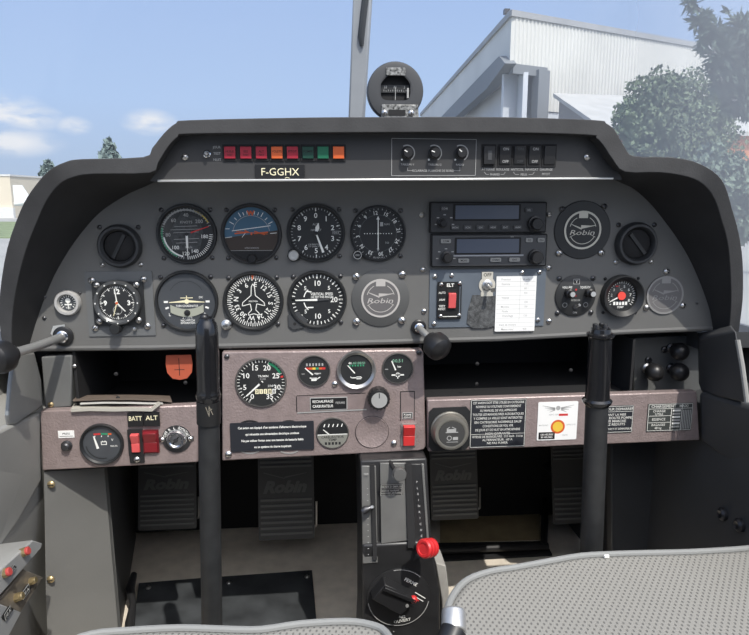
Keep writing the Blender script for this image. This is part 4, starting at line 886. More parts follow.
panel_o = lambda par, L, Y, r, m=STEEL: [setattr(o, 'location', pt(px, py, Y) - par.location) or setattr(o, 'rotation_euler', UP) for px, py in L for o in [screw(par, 0, 0, r, m, 0, scale_at(px, py, Y))]]
panel_o(cpl, [(228.5, 454)], CY, 3.4); panel_o(cpl, [(335, 383.8), (394, 443)], CY, 3.0); panel_o(cpl, [(227, 356.5), (419, 352.5)], CY, 2.6, GUN)

GAUGE_WHITE = ZM
it, q = gauge('tachometer', 'large engine speed dial with its needle resting at zero', 'gauge', 261, 382.5, 25.3, CY, depth=2.2, ratio=.95, bez=mat('thin_bezel_grey', (.13, .125, .12), .35, .5))
b = it.mb(); b.ticks(212, 212 + 298, 36, q * .86, q * .97, .6, WHITE, ZM); b.ticks(212, 212 + 298, 8, q * .80, q * .97, 1.1, WHITE, ZM)
for k, t in enumerate(('0', '5', '10', '15', '20', '25', '30', '35')): a = R(213 + 42.4 * k); b.text(t, q * .68 * sin(a), q * .68 * cos(a), 5.2, WHITE, ZM)
b.ring(q * .84, q * .95, mat('print_green_dark', (.015, .17, .08), .5), ZM + .02, a0=22, a1=64); b.ring(q * .84, q * .96, RED, ZM + .02, a0=72, a1=77)
b.text('TR/MIN', q * .1, q * .28, 2.2, WHITE, ZM, wmax=13); b.text('X100', q * .08, q * .16, 1.8, DIM, ZM); b.text('1/10', q * .38, -q * .14, 2.2, WHITE, ZM)
for k, t in enumerate('01188'): b.rect(-4.2 + 4.2 * k - 1.7, -q * .47, -4.2 + 4.2 * k + 1.7, -q * .27, WHITE if k == 4 else CREAM, ZM + .02); b.text(t, -4.2 + 4.2 * k, -q * .37, 3.4, SOOT, ZM + .04)
it.part('markings', b)
b = it.mb(); b.hand(228, -q * .1, q * .82, 2.0, WHITE, 1.5, 1.2); b.disc(1.6, BLACK, 2.2, seg=14); it.part('needle', b)

def small(lab, px, py, r, kind, **kw):
    it, q = gauge('engine_gauge', lab, 'gauge', px, py, r, kw.pop('Y', CY), 'small engine gauges', **kw); b = it.mb()
    if kind == 'oil':
        for k in range(6): b.rect(-q * .5 + k * q * .2, q * .34, -q * .40 + k * q * .2, q * .52, DIM, ZM)
        for k, m in enumerate((RED, ORANGE, YELLOW, mat('print_green', (.03, .26, .13), .5), ORANGE, RED)): b.rect(-q * .52 + k * q * .21, q * .10, -q * .32 + k * q * .21, q * .24, m, ZM)
        b.line(-q * .8, -q * .18, -q * .6, -q * .18, .7, DIM, ZM); b.rect(q * .0, -q * .20, q * .45, -q * .12, DIM, ZM); b.text('bar', q * .2, -q * .18, 1.6, WHITE, ZM + .02)
        b.line(-q * .28, -q * .46, q * .22, -q * .52, 1.2, WHITE, ZM); b.rect(-q * .18, -q * .66, q * .16, -q * .44, WHITE, ZM); b.line(q * .16, -q * .56, q * .4, -q * .40, .9, WHITE, ZM); n = (-48, -q * .66, q * .12)
        it.part('markings', b); b = it.mb(); b.line(-q * .58, q * .22, -q * .08, -q * .24, .9, WHITE, 1.5, 1.5); it.part('needle', b)
    elif kind == 'temp':
        for k, t in enumerate(('40', '60', '100', '150')): b.text(t, -q * .4 + k * q * .27, q * .44, 2.2, mat('print_pale_green', (.20, .40, .28), .5) if k else WHITE, ZM)
        for k in range(6): b.rect(-q * .45 + k * q * .17, q * .22, -q * .36 + k * q * .17, q * .34, mat('print_green', (.03, .26, .13), .5), ZM)
        b.line(-q * .3, -q * .52, q * .35, -q * .52, 1, WHITE, ZM); b.rect(0, -q * .62, q * .3, -q * .44, WHITE, ZM); b.line(-q * .3, -q * .52, -q * .38, -q * .44, .8, WHITE, ZM); it.part('markings', b)
        b = it.mb(); b.line(-q * .55, q * .30, -q * .10, -q * .22, .8, WHITE, 1.5, 1.3); it.part('needle', b)
    elif kind == 'fuel':
        for k, t in enumerate(('0', '0.5', '1')): b.text(t, -q * .1 + k * q * .30 - q * .2, q * .52, 3.2, mat('print_pale_green', (.20, .40, .28), .5), ZM)
        b.text('bar', q * .1, q * .12, 2, WHITE, ZM); b.line(-q * .85, -q * .05, -q * .65, -q * .05, .7, DIM, ZM); b.line(-q * .42, -q * .46, q * .42, -q * .46, 1.4, WHITE, ZM); b.disc(2.4, WHITE, ZM, 0, -q * .46, seg=14); b.line(0, -q * .7, 0, -q * .28, 1.1, WHITE, ZM); it.part('markings', b)
        b = it.mb(); b.line(-q * .42, q * .52, -q * .14, -q * .12, .8, WHITE, 1.5, 1.5); it.part('needle', b)
    elif kind == 'amp':
        half(b, q * .99, 95, 265, mat('gauge_pale_lower', (.20, .20, .175), .6), ZM - .05)
        for k in range(5): b.line(-q * .55 + k * q * .28, q * .42, -q * .48 + k * q * .28, q * .62, .9, WHITE, ZM)
        b.line(-q * .95, -q * .10, q * .95, -q * .08, .8, WHITE, ZM); b.text('CARBURATEUR', 0, -q * .26, 2.2, SOOT, ZM, wmax=q * 1.6); b.text('TEMP', 0, -q * .44, 2.4, SOOT, ZM); 
        for k in range(5): b.rect(-q * .5 + k * q * .22, -q * .78, -q * .36 + k * q * .22, -q * .60, SOOT, ZM)
        it.part('markings', b); b = it.mb(); b.line(-q * .60, q * .26, -q * .22, -q * .06, .8, WHITE, 1.5, 1.2); it.part('needle', b)
    elif kind == 'volt':
        mg = mat('print_green', (.03, .26, .13), .5)
        for k, m in enumerate((RED, RED, mg, mg, ORANGE)): b.line(-q * .40 + k * q * .19, q * .58 - abs(k - 2) * .2, -q * .22 + k * q * .19, q * .58 - abs(k - 1.5) * .2, 1.8, m, ZM)
        for k in range(3): b.line(-q * .35 + k * q * .35, q * .40, -q * .33 + k * q * .35, q * .48, .8, WHITE, ZM)
        b.rect(-q * .05, -q * .06, q * .26, q * .14, WHITE, ZM); b.rect(-q * .01, -q * .02, q * .22, q * .10, DIAL_GREY, ZM + .02); b.rect(q * .02, q * .14, q * .07, q * .18, WHITE, ZM); b.rect(q * .15, q * .14, q * .2, q * .18, WHITE, ZM)
        b.text('V', q * .56, q * .22, 2.4, WHITE, ZM); b.text('VOLTS', q * .62, -q * .14, 1.6, WHITE, ZM); b.ring(q * .82, q * .88, BEZEL, ZM, a0=165, a1=262)
        it.part('markings', b); b = it.mb(); b.line(-q * .40, q * .46, -q * .22, -q * .26, 1.2, WHITE, 1.5, 2.6); it.part('needle', b)
CH = mat('chrome_bezel', (.50, .49, .48), .3, .9)
TG = mat('thin_bezel_grey', (.13, .125, .12), .35, .5)
small('engine gauge with a coloured bar scale beside the speed dial', 314, 370.8, 16.2, 'oil', depth=2, ratio=.94, bez=TG)
small('engine gauge with the wide chrome rim', 356.3, 369.5, 19.4, 'temp', depth=4, ratio=.80, bez=CH)
small('engine gauge in the upper corner near the black push knob', 397.7, 368, 15.6, 'fuel', depth=2, ratio=.94, bez=TG)
small('small gauge with a pale lower half beside the blank disc', 332.5, 432.8, 16.0, 'amp', depth=1.6, ratio=.95, bez=TG)
small('battery volt gauge on the mauve lower panel', 102.3, 443.5, 21, 'volt', depth=4, ratio=.86, face=DIAL_GREY, Y=BY)
b = MB(scale_at(372, 432, CY)); b.lathe([(16.2, 0), (15.6, .9), (14.8, .5), (0, .5)], MAUVE, seg=44); b.ring(15.6, 16.6, mat('hole_edge_brown', (.06, .048, .046), .6), .3)
single('blanking_disc', 'blank mauve disc below the silver-faced knob', 'blanking disc', b, 372, 432, CY)
# carburettor heat recess and placard
it = Item('carburettor_placard', 'long recessed plate with the carburettor heat placard', 'placard', 331, 403, CY)
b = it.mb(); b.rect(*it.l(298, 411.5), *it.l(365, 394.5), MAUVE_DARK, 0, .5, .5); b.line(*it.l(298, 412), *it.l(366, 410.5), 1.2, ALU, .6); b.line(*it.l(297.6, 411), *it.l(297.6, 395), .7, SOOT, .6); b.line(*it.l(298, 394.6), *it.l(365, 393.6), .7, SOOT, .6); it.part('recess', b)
b = it.mb(); b.rect(*it.l(310.5, 409.8), *it.l(347, 396.8), DIM, .5, .9); b.rect(*it.l(311.3, 409), *it.l(346.2, 397.6), BLACK, .9, 1.1); pl = it.part('label_plate', b)
b = it.mb(); b.text('RECHAUFFAGE', *it.l(323, 400.8), 2.7, WHITE, 1.15, wmax=20); b.text('CARBURATEUR', *it.l(323, 405.6), 2.7, WHITE, 1.15, wmax=20); b.text('FERME', *it.l(340, 402.6), 2.3, DIM, 1.15, wmax=9); it.part('lettering', b, pl)
# silver-faced knob
it = Item('dimmer_knob', 'black round knob with a silver face beside the carburettor placard', 'knob', 378, 396, CY)
b = it.mb(); b.lathe([(10.2, 0), (10.6, 3), (10.2, 12), (9, 13.6), (7.6, 13.6)], BLACK, seg=36)
for k in range(18): a = R(20 * k); b.tube([(10.4 * cos(a), 10.4 * sin(a), 2), (10.2 * cos(a), 10.2 * sin(a), 12)], .7, BLACK, 6)
it.part('knob_body', b)
b = it.mb(); b.disc(7.7, ALU, 13.8, z0=12.8, seg=30); b.line(0, 2, 0, 7, 1.0, BEZEL_GREY, 13.9); it.part('face_cap', b, None, 'silver knob face')
# recess with tiny plate and red pump switch
it = Item('recessed_label', 'narrow vertical recess with a tiny plate above the red switch', 'placard', 407.5, 406, CY)
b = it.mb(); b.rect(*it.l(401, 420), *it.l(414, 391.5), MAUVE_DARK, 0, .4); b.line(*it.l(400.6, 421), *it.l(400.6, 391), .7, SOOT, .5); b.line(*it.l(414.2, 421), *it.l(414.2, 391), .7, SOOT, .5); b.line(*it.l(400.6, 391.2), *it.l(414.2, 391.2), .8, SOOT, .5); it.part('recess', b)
b = it.mb(); b.rect(*it.l(402.4, 419), *it.l(412.6, 412.5), DIM, .4, .9); b.rect(*it.l(403, 418.4), *it.l(412, 413.1), BLACK, .9, 1); b.text('POMPE', *it.l(407.5, 414.7), 1.7, WHITE, 1.05, wmax=7.5); b.text('ESSENCE', *it.l(407.5, 417.1), 1.5, WHITE, 1.05, wmax=7.5); it.part('label_plate', b)
def red_rocker(lab, px, py, w, h, m, m2, Y, frame=(1.6, 1.6), fm=SOOT):
    it = Item('red_rocker_switch', lab, 'switch', px, py, Y, 'red rocker switches')
    b = it.mb(); b.rect(-w / 2 - frame[0], -h / 2 - frame[1], w / 2 + frame[0], h / 2 + frame[1], fm, 0, 1.8, .6); it.part('frame', b)
    b = it.mb(); b.prism([(-w / 2, 0, 1.6), (w / 2, 0, 1.6), (w / 2, h / 2, 1.6), (-w / 2, h / 2, 1.6)], [(-w / 2 + .3, .1, 4.5), (w / 2 - .3, .1, 4.5), (w / 2 - .3, h / 2 - .4, 8), (-w / 2 + .3, h / 2 - .4, 8)], m); rk = it.part('rocker', b, bevel=.0007)
    b = it.mb(); b.prism([(-w / 2, -h / 2, 1.6), (w / 2, -h / 2, 1.6), (w / 2, 0, 1.6), (-w / 2, 0, 1.6)], [(-w / 2 + .3, -h / 2 + .4, 4), (w / 2 - .3, -h / 2 + .4, 4), (w / 2 - .3, -.1, 4.5), (-w / 2 + .3, -.1, 4.5)], m2); it.part('lower_pad', b, rk, bevel=.0006)
    return it
red_rocker('bright red fuel pump rocker beside the blank disc', 408.5, 434.5, 11.5, 21, RED, RED, CY, (1.4, .8), mat('switch_frame_grey', (.32, .31, .30), .4, .5))
# black text placard
it = Item('warning_placard', 'wide black text placard below the engine speed dial', 'placard', 272.5, 436, CY - .0004)
b = it.mb(); b.rect(-40.5, -14.6, 40.5, 14.6, mat('placard_black', (.018, .020, .026), .5), 0, 1.3, 1.0); it.part('plate', b)
b = it.mb()
for k, t in enumerate(("Cet avion est équipé d'un système d'allumage électronique", 'qui nécessite une alimentation électrique continue', "Ne pas utiliser l'avion avec une tension de batterie faible", 'ou un système de charge inopérant')): b.text(t, 0, 9.6 - 6.6 * k, 2.2, WHITE, 1.4, wmax=(66, 52, 60, 36)[k], bold=.03)
it.part('lettering', b)
for px in (250, 289):   # rims of two blanked holes peeping out around the placard
    b = MB(scale_at(px, 437, CY)); b.ring(16.2, 17.6, ALU, .35, a0=150, a1=210, z0=0); b.ring(15.6, 17.4, SOOT, .35, a0=-35, a1=35, z0=0)
    single('hole_rim', 'rim of a covered gauge hole peeping out ' + ('below the text placard near its outer end' if px == 250 else 'below the text placard near the pale-bottomed gauge'), 'hole rim', b, px, 437, CY)

# lower panel with battery and ignition
it = Item('push_button', 'small black button under a white label beside the volt gauge', 'button', 67, 445.5, BY)
b = it.mb(); b.lathe([(5.4, 0), (5.4, 1.5), (4.2, 2), (4, 5), (2.6, 6), (0, 6)], GUN, seg=22); it.part('button', b)
b = it.mb(); b.rect(*it.l(59.8, 437.3), *it.l(75, 430), PAPER, 0, .6); lp = it.part('label_plate', b, None, 'white label plate')
b = it.mb(); b.text('PRESS', *it.l(67.4, 433), 2.0, SOOT, .65, wmax=11); b.line(*it.l(61, 435.6), *it.l(73.6, 435.6), .5, SOOT, .65); it.part('lettering', b, lp)
it = red_rocker('bright red battery rocker in a black screwed bracket', 136.2, 442, 8, 19.5, mat('coral_red_rocker', (.68, .10, .10), .4), mat('coral_red_rocker', (.68, .10, .10), .4), BY, (3.4, 3.8))
b = it.mb(); b.rect(-7, -21.5, 7, -13, SOOT, 0, 1.4, .5); it.part('bracket', b); screw(it.o, 0, -17.6, 3.0, STEEL, 1.4, it.s)
red_rocker('wide dark red alternator rocker beside the ignition key', 151.3, 441, 13, 21.5, RED_DARK, RED_DARK, BY, (1.2, 1.2), mat('red_switch_frame', (.12, .012, .016), .4))
it = Item('switch_caption_plate', 'black caption plate lettered in cream above the red rockers', 'placard', 144, 418.8, BY - .001)
b = it.mb(); b.rect(-15.4, -7.5, -.4, 6.8, BLACK, 0, 1.6, .4); b.rect(.4, -7.3, 15.4, 7, BLACK, 0, 2.2, .4); it.part('plate', b)
b = it.mb(); b.text('BATT', -7.8, 1.4, 4.6, CREAM, 2.3, wmax=12.5); b.text('ALT', 8, 1.6, 4.6, CREAM, 2.3); it.part('lettering', b)
it = Item('ignition_switch', 'round silver ignition key switch on the mauve lower panel', 'switch', 176.7, 438.8, BY)
b = it.mb(); b.lathe([(14, 0), (14, 1), (0, 1)], GUN, 0, 0, 40); b.poly([(-16.5, -2.5), (-16.5, 2.5), (16.5, 2.5), (16.5, -2.5)], GUN, 0, .9); it.part('dial_plate', b)
b = it.mb(); 
for t, a in (('OFF', -62), ('R', -32), ('L', -8), ('BOTH', 28), ('START', 62)): b.text(t, 11.6 * sin(R(a)), 11.6 * cos(R(a)), 2.9, WHITE, 1.1, rot=a, wmax=6.5)
b.ring(9.2, 9.6, DIM, 1.05); it.part('lettering', b)
b = it.mb(); b.lathe([(9.2, 1), (9.2, 4), (8.2, 5.5), (6.6, 5.5), (5.6, 4.6), (0, 4.6)], CHROME, seg=36); cyl = it.part('lock_cylinder', b)
b = it.mb(); b.hand(40, -4.4, 4.4, 1.5, SOOT, 4.7); b.disc(2.2, GUN, 5.4, z0=4.6, seg=16); it.part('keyway', b, cyl)
for x in (-13.6, 13.6): screw(it.o, x, 0, 2.4, STEEL, .9, it.s)

# right lower panel
it = Item('cabin_heat_knob', 'large round heater knob on a black square plate', 'knob', 449, 429, BY)
b = it.mb(); b.poly([(-16, 22), (16, 22.5), (20, 18), (20, -17), (16, -21.5), (-16, -21.5), (-20, -17), (-20, 18)], BEZEL, 0, 1.6); it.part('plate', b)
b = it.mb(); b.lathe([(18.5, 1.6), (18.5, 3.5), (17.6, 4.5), (17.4, 10), (16, 13), (14, 13.5), (12.6, 13)], mat('heater_knob_grey', (.26, .25, .22), .32, .6), seg=44); it.part('outer_ring', b)
b = it.mb(); b.lathe([(12.8, 12), (12.4, 13.4), (0, 13.6)], mat('heater_knob_face', (.05, .05, .048), .5), seg=36); fc = it.part('face', b)
b = it.mb(); b.rect(-5, 2, 4, 5, DIM, 13.7); b.line(-6, 1.6, 6, 1.6, .8, DIM, 13.7); b.line(-5, 5, -2, 7, .7, DIM, 13.7); b.line(4, 5, 0, 7, .7, DIM, 13.7); b.ring(1.7, 2.4, DIM, 13.7, -2.4, -4); b.rect(1, -6, 6, -3, DIM, 13.7); b.line(-5, -8, 6, -8, .6, DIM, 13.7); it.part('symbol', b, fc)
def placard(name, lab, x0, y0, x1, y1, lines, m=None, Y=BY - .0003, sk=0):
    cx, cy = (x0 + x1) / 2, (y0 + y1) / 2; it = Item(name, lab, 'placard', cx, cy, Y); w, h = (x1 - x0) / 2, (y1 - y0) / 2
    b = it.mb(); b.rect(-w, -h, w, h, m or mat('placard_black', (.018, .020, .026), .5), 0, .8, .5); it.part('plate', b)
    b = it.mb(); PG = mat('placard_print', (.62, .62, .58), .6)
    for A_, B_ in (((-w + .6, -h + .6), (w - .6, -h + .6)), ((w - .6, -h + .6), (w - .6, h - .6)), ((w - .6, h - .6), (-w + .6, h - .6)), ((-w + .6, h - .6), (-w + .6, -h + .6))): b.line(*A_, *B_, .5, PG, .85)
    for t, x, y, hh, wm in lines:
        if t == '-': b.line(x - wm / 2, y, x + wm / 2, y, hh, PG, .85)
        else: b.text(t, x, y, hh, PG, .85, wmax=wm, bold=.015)
    it.part('lettering', b); return it
placard('limitations_placard', 'tall black placard dense with white text beside the heater knob', 470.5, 398.8, 525, 447.3,
        [(t, 0, 21 - 3.9 * k, 2.3, w) for k, (t, w) in enumerate((('CET AVION DOIT ETRE UTILISE EN CATEGORIE', 50), ('NORMALE OU UTILITAIRE CONFORMEMENT', 44), ('AU MANUEL DE VOL APPROUVE', 36), ('TOUTES LES MANOEUVRES ACROBATIQUES', 50), ('Y COMPRIS LA VRILLE SONT INTERDITES', 48), ('EN CATEGORIE NORMALE SAUF', 46), ('CONDITIONS DE VOL VFR', 30), ('DE JOUR ET DE NUIT EN ATMOSPHERE', 44), ('NON GIVRANTE', 40)))]
        + [('-', 0, -11.2 + .6, .4, 53)] + [(t, 0, -13.2 - 3.3 * k, 2.2, w) for k, (t, w) in enumerate((('VITESSE DE MANOEUVRE : 215 km/h  116 kt', 50), ('ALTERNATEUR : 60 A', 44), ('NE PAS FUMER', 30)))])
it = Item('registration_sticker', 'white winged sticker with an orange disc in its middle', 'sticker', 557.3, 420.8, BY - .0003)
b = it.mb(); b.rect(-19.6, -19.2, 19.6, 19.2, PAPER, 0, .5, 1.2); it.part('sheet', b)
b = it.mb()
for sgn in (-1, 1):
    for k in range(4): b.line(sgn * 3, 13 - k * .6, sgn * (15.5 - 2.4 * k), 15.6 - 2.2 * k, 1.2, DIM, .55, .3)
b.disc(2.2, DIM, .56, 0, 13, seg=14); b.text('AERO SERVICE', -2, 6.5, 1.5, GREYTXT, .55, wmax=22); b.rect(1, 5, 10, 7.2, RED, .56)
b.text('MAINTENANCE', -13.5, -4, 1.5, GREYTXT, .55, wmax=9); b.text('APPROUVE', 13.5, -4, 1.5, GREYTXT, .55, wmax=9); b.disc(7.0, ORANGE, .56, .6, -5.8, seg=30); b.disc(5.0, YELLOW, .6, .6, -5.8, seg=30)
b.rect(-18, -18.2, -2, -11, BLACK, .56); b.text('100 HEURES', -10, -13.4, 1.7, WHITE, .6, wmax=13); b.text('50 HEURES', -10, -16, 1.7, WHITE, .6, wmax=13); b.text('VISITE', 8, -14.5, 1.5, GREYTXT, .55); it.part('print', b)
placard('starting_placard', 'black placard partly hidden behind the passenger control stick', 598, 405.5, 632.5, 432.5,
        [('POUR DEMARRER', 3, 10.2, 2.5, 28), ('-', 0, 7.6, .4, 33), ('AVANT LA MISE', -1, 4.6, 2.2, 26), ('EN ROUTE POMPE', 2, 1.4, 2.4, 28), ('SUR MARCHE', 0, -1.8, 2.4, 24), ('GAZ REDUITS', -1, -5, 2.4, 22), ('CONTACT ET DEMARREUR', 2, -9.6, 1.9, 29)])
it = placard('loading_placard', 'black ruled loading table placard beside the panel end', 647.3, 403.3, 691.6, 430.5,
        [('-', 0, 8.6, .5, 43), ('CHARGEMENT', -7, 11, 2.6, 26), ('MAXI', 13, 11, 2.6, 12), ('-', -10, 1.6, .5, 22), ('-', -10, -5, .5, 22), ('CHARGE', -11, 6.4, 2.2, 18), ('UTILE', -11, 3.4, 2.2, 14), ('ESSENCE', -11, -1.8, 2.4, 18), ('BAGAGES', -11, -7.2, 2.2, 18), ('40 kg', -11, -10.4, 2.2, 12)], mat('placard_green_grey', (.05, .055, .052), .5))
b = it.mb(); b.line(1, -13, 1, 8.5, .5, WHITE, .86); b.line(11.4, -13, 11.4, 13, .5, WHITE, .86)
for k in range(6): b.rect(2.4, 5.6 - 3.2 * k, 10.2, 7.4 - 3.2 * k, DIM if k % 2 else WHITE, .86)
for k in range(5): b.line(13 + 1.7 * k, -12, 13 + 1.7 * k, 7, .9, DIM, .86)
it.part('table_rules', b)

# throttle plungers
def plunger(lab, base, knob, Yk, rb, rk, curve):
    it = Item('throttle_plunger', lab, 'control knob', *base, -.001)
    b = it.mb(); b.poly([(-rb * 1.2, rb * .3), (-rb * .9, rb * 1.05), (rb * .2, rb * 1.2), (rb * .4, rb * .3), (0, -rb * .9), (-rb * .8, -rb * .6)], ALU, 0, .5) if curve else None
    b.lathe([(rb, 0), (rb, 1.6), (rb * .86, 2.4), (rb * .55, 2.4)], BLACK, seg=28); b.lathe([(rb * .62, 1), (rb * .62, 5), (rb * .45, 6), (0, 6)], CHROME, seg=24); it.part('bushing', b)
    s = it.s; inv = lambda p: Vector((p.x - it.o.location.x, p.z - it.o.location.z, -(p.y - it.o.location.y))) / s
    k = inv(pt(*knob, Yk)); b = it.mb(); a0 = Vector((0, 0, 4))
    mid = inv(pt(*curve, Yk * .55)) if curve else (a0 + k) / 2
    b.tube([a0, a0 * .6 + mid * .4 + Vector((0, 0, 3)), mid, mid * .5 + k * .5, k], rk * .30 if curve else rk * .26, ROD, 12); it.part('rod', b)
    b = it.mb(); ax = (k - mid).normalized(); M = ax.to_track_quat('Z', 'Y').to_matrix(); b2 = MB(1)
    b.lathe([(rk * .55, -rk * 1.0), (rk * .62, -rk * .7), (rk * .95, -rk * .45), (rk, 0), (rk * .9, rk * .45), (rk * .6, rk * .72), (0, rk * .8)], BLACK, seg=32); b2.bm.free()
    o = it.part('knob', b); o.location = k * s; o.rotation_euler = M.to_euler()
plunger('black throttle knob on a long bent rod by the cabin side', (63.5, 336), (0, 357.5), -.13, 10, 14.5, (38, 346))
plunger('black throttle knob on a short rod beside the mauve engine panel', (418.5, 327), (437.5, 346.5), -.045, 7.5, 13.2, None)

# ================================================================== RECESSES BEHIND THE LOWER EDGE
def tray(name, lab, x0, x1, ytop, ybot, Y0, Y1):
    a, c = pt(x0, ytop, 0), pt(x1, ytop, 0); zt, zb = a.z, pt((x0 + x1) / 2, ybot, 0).z
    r = bpy.data.objects.new(name, None); COL.objects.link(r); r.location = ((a.x + c.x) / 2, Y0, zb); tag(r, lab, 'shelf'); w = c.x - a.x; h = zt - zb
    for nm, cc, d in (('floor_board', (0, (Y1 - Y0) / 2, 0), (w, Y1 - Y0, .004)), ('back_board', (0, Y1 - Y0, h / 2), (w, .004, h)), ('side_board', (-w / 2, (Y1 - Y0) / 2, h / 2), (.004, Y1 - Y0, h)), ('side_board', (w / 2, (Y1 - Y0) / 2, h / 2), (.004, Y1 - Y0, h))):
        b = MB(); b.box3(cc, d, SOOT); o = b.build(nm, r)
        if nm == 'back_board':
            for sx, sz in ((-.12, .3), (-.12, .65), (.1, .5)): s = screw(o, 0, 0, .003, SOOT); s.location = (w * sx * 2, -.003, h * sz); s.rotation_euler = UP
    return r
tray('map_shelf', 'dark open shelf below the turn coordinator side of the panel', 72, 230, 351, 418, .006, .20)
tray('glove_shelf', 'dark open shelf between the engine panel and the trim knobs', 421, 636, 345, 400, .006, .22)
POSTM = mat('grey_support_post', (.125, .128, .126), .6, noise=(12, .1), bump=(500, .1, .0005))
def block(name, lab, cat, pts, Y, d, m, bevel=.002):
    b = MB(); c = sum((pt(*p, Y) for p in pts), Vector()) / len(pts); A_ = [pt(*p, Y) - c for p in pts]; b.prism(A_, [p + Vector((0, d, 0)) for p in A_], m)
    return tag(b.build(name, None, c, bevel=bevel), label=lab, cat=cat)
pst = block('support_post', 'grey support post between the panel and the volt gauge panel', 'support post', [(41, 357), (72, 355), (71, 407), (45, 409)], .004, .08, POSTM)
panel_o(pst, [(51, 404.5)], .004, 2.8, BRASS); panel_o(pst, [(74.5, 366)], .004, 2, STEEL)
kb = block('trim_knob_box', 'grey plate holding the three black knobs below the panel', 'knob plate', [(634, 338), (714, 334), (714, 420), (634, 425)], .06, .06, POSTM)
for px, py, lab in ((671, 348, 'upper black ball knob of the three, nearest the panel'), (646.5, 368, 'lower black ball knob with a bare metal collar'), (671, 368, 'lower black ball knob below the upper one')):
    it = Item('ball_knob', lab, 'knob', px, py, .06, 'black ball knobs')
    b = it.mb(); b.lathe([(5, 0), (5, 2), (3.4, 3), (3.4, 6)], STEEL if px < 660 else GUN, 0, 0, 20); it.part('collar', b)
    b = it.mb(); b.lathe([(2.4, 0), (2.6, 7.5)] + [(8.6 * sin(R(a)), 15 - 8.6 * cos(R(a))) for a in range(20, 181, 16)] + [(0, 23.6)], BLACK, 0, 0, 28); it.part('ball', b)
for px, py in ((664, 349.5), (648, 360)):
    b = MB(scale_at(px, py, .06)); b.lathe([(3.2, 0), (3.2, 2), (2.2, 2.6), (1.6, 1.6), (0, 1.6)], GUN, seg=16)
    single('cable_grommet', 'small dark grommet beside the ' + ('upper ball knob' if px > 660 else 'collared ball knob'), 'grommet', b, px, py, .06)
# red-orange tag half hidden behind the stick
it = Item('remove_tag', 'round faded orange tag hanging under the panel behind the stick', 'tag', 179.5, 367.5, .02)
b = it.mb(); b.poly([(-13, 4), (-12, -5), (-7, -11), (0, -12.5), (7, -11), (12, -5), (13, 4), (12, 13), (-12, 13)], RUST, 0, 1); it.part('disc', b)
b = it.mb(); b.line(0, 10, 0, -8, .7, SOOT, 1.1); b.line(-5, -2, 5, -2, .6, SOOT, 1.1); b.ring(7.8, 8.4, RUST, 1.05); it.part('print', b)
# folded papers on the shelf lip
PAPER_OLD = mat('aged_paper', (.42, .40, .35), .85, noise=(8, .1)); LEATHER = mat('brown_folder', (.13, .10, .08), .7, noise=(30, .2))
def sheet(name, lab, L0, L1, th, m, Y0, Y1):
    b = MB(); A0 = [pt(*p, Y0) for p in L0]; A1 = [pt(*p, Y1) for p in L1]; up = Vector((0, 0, th)); c = sum(A0, Vector()) / len(A0)
    lo0, lo1, n = [b.v(p - c) for p in A0], [b.v(p - c) for p in A1], len(A0); hi0, hi1 = [b.v(p + up - c) for p in A0], [b.v(p + up - c) for p in A1]
    for X, Z in ((lo0, lo1), (hi1, hi0), (hi0, lo0), (lo1, hi1)):
        for k in range(n - 1): b.face([X[k], X[k + 1], Z[k + 1], Z[k]], m)
    b.face([lo0[0], lo1[0], hi1[0], hi0[0]], m); b.face([lo0[-1], lo1[-1], hi1[-1], hi0[-1]], m)
    return tag(b.build(name, None, c), lab, 'document', 'papers on the map shelf')
sheet('folded_map', 'crumpled pale folded map lying on the shelf lip', [(71, 412), (90, 411), (112, 411.5), (135, 411), (152, 411.5), (160, 405)], [(76, 404), (100, 403.6), (115, 404), (130, 403.6), (152, 403), (160, 402.6)], .0045, PAPER_OLD, -.018, .04)
sheet('folded_sheet', 'pale sheet sandwiched under the brown folder', [(80, 404.6), (105, 403.6), (130, 403.8), (150, 404.4), (163, 404.4)], [(84, 399.8), (105, 399.5), (130, 399.2), (150, 399.6), (162, 399.9)], .0018, mat('white_aged_paper', (.5, .49, .46), .85), -.009, .04)
sheet('document_folder', 'thin brown folder resting on the folded map', [(73, 401.4), (100, 400.2), (130, 400), (160, 401), (172, 402.5)], [(78, 396.6), (100, 396.2), (130, 396), (160, 396.6), (170, 397.2)], .0022, LEATHER, -.004, .04)

# ================================================================== SIDE TRIM, KICK PANEL, BREAKERS
def poly3(name, lab, cat, P, off, m, bevel=.003, kind=None):
    b = MB(); c = sum(P, Vector()) / len(P); b.prism([p - c for p in P], [p - c + Vector(off) for p in P], m); o = b.build(name, None, c, bevel=bevel)
    return tag(o, lab, cat, None, kind)
kick = poly3('kick_board', 'grey vinyl kick board below the volt gauge', 'trim panel', [pt(44, 472, -.008), pt(104, 468, .055), pt(112, 560, .06), pt(119, 640, .062), pt(122, 690, .062), pt(50, 690, 0), pt(46, 600, -.004)], (0, .014, 0), KICK, 0)
kb0, kb1 = ptz(121, 632, 0.001), ptz(136, 537, 0.001); kt = pt(103, 466, .058)
b = MB(); P = [kt, pt(122, 688, .066), kb0, kb1, Vector((kb1.x, kb1.y, .42)), Vector((kt.x, kt.y + .02, .42))]; b.prism([p - kick.location for p in P], [p - kick.location + Vector((-.012, 0, 0)) for p in P], PLASTIC_DARK); b.build('inner_face', kick)
panel_o(kick, [(51.5, 484), (51, 579)], -.003, 3.6, BRASS)
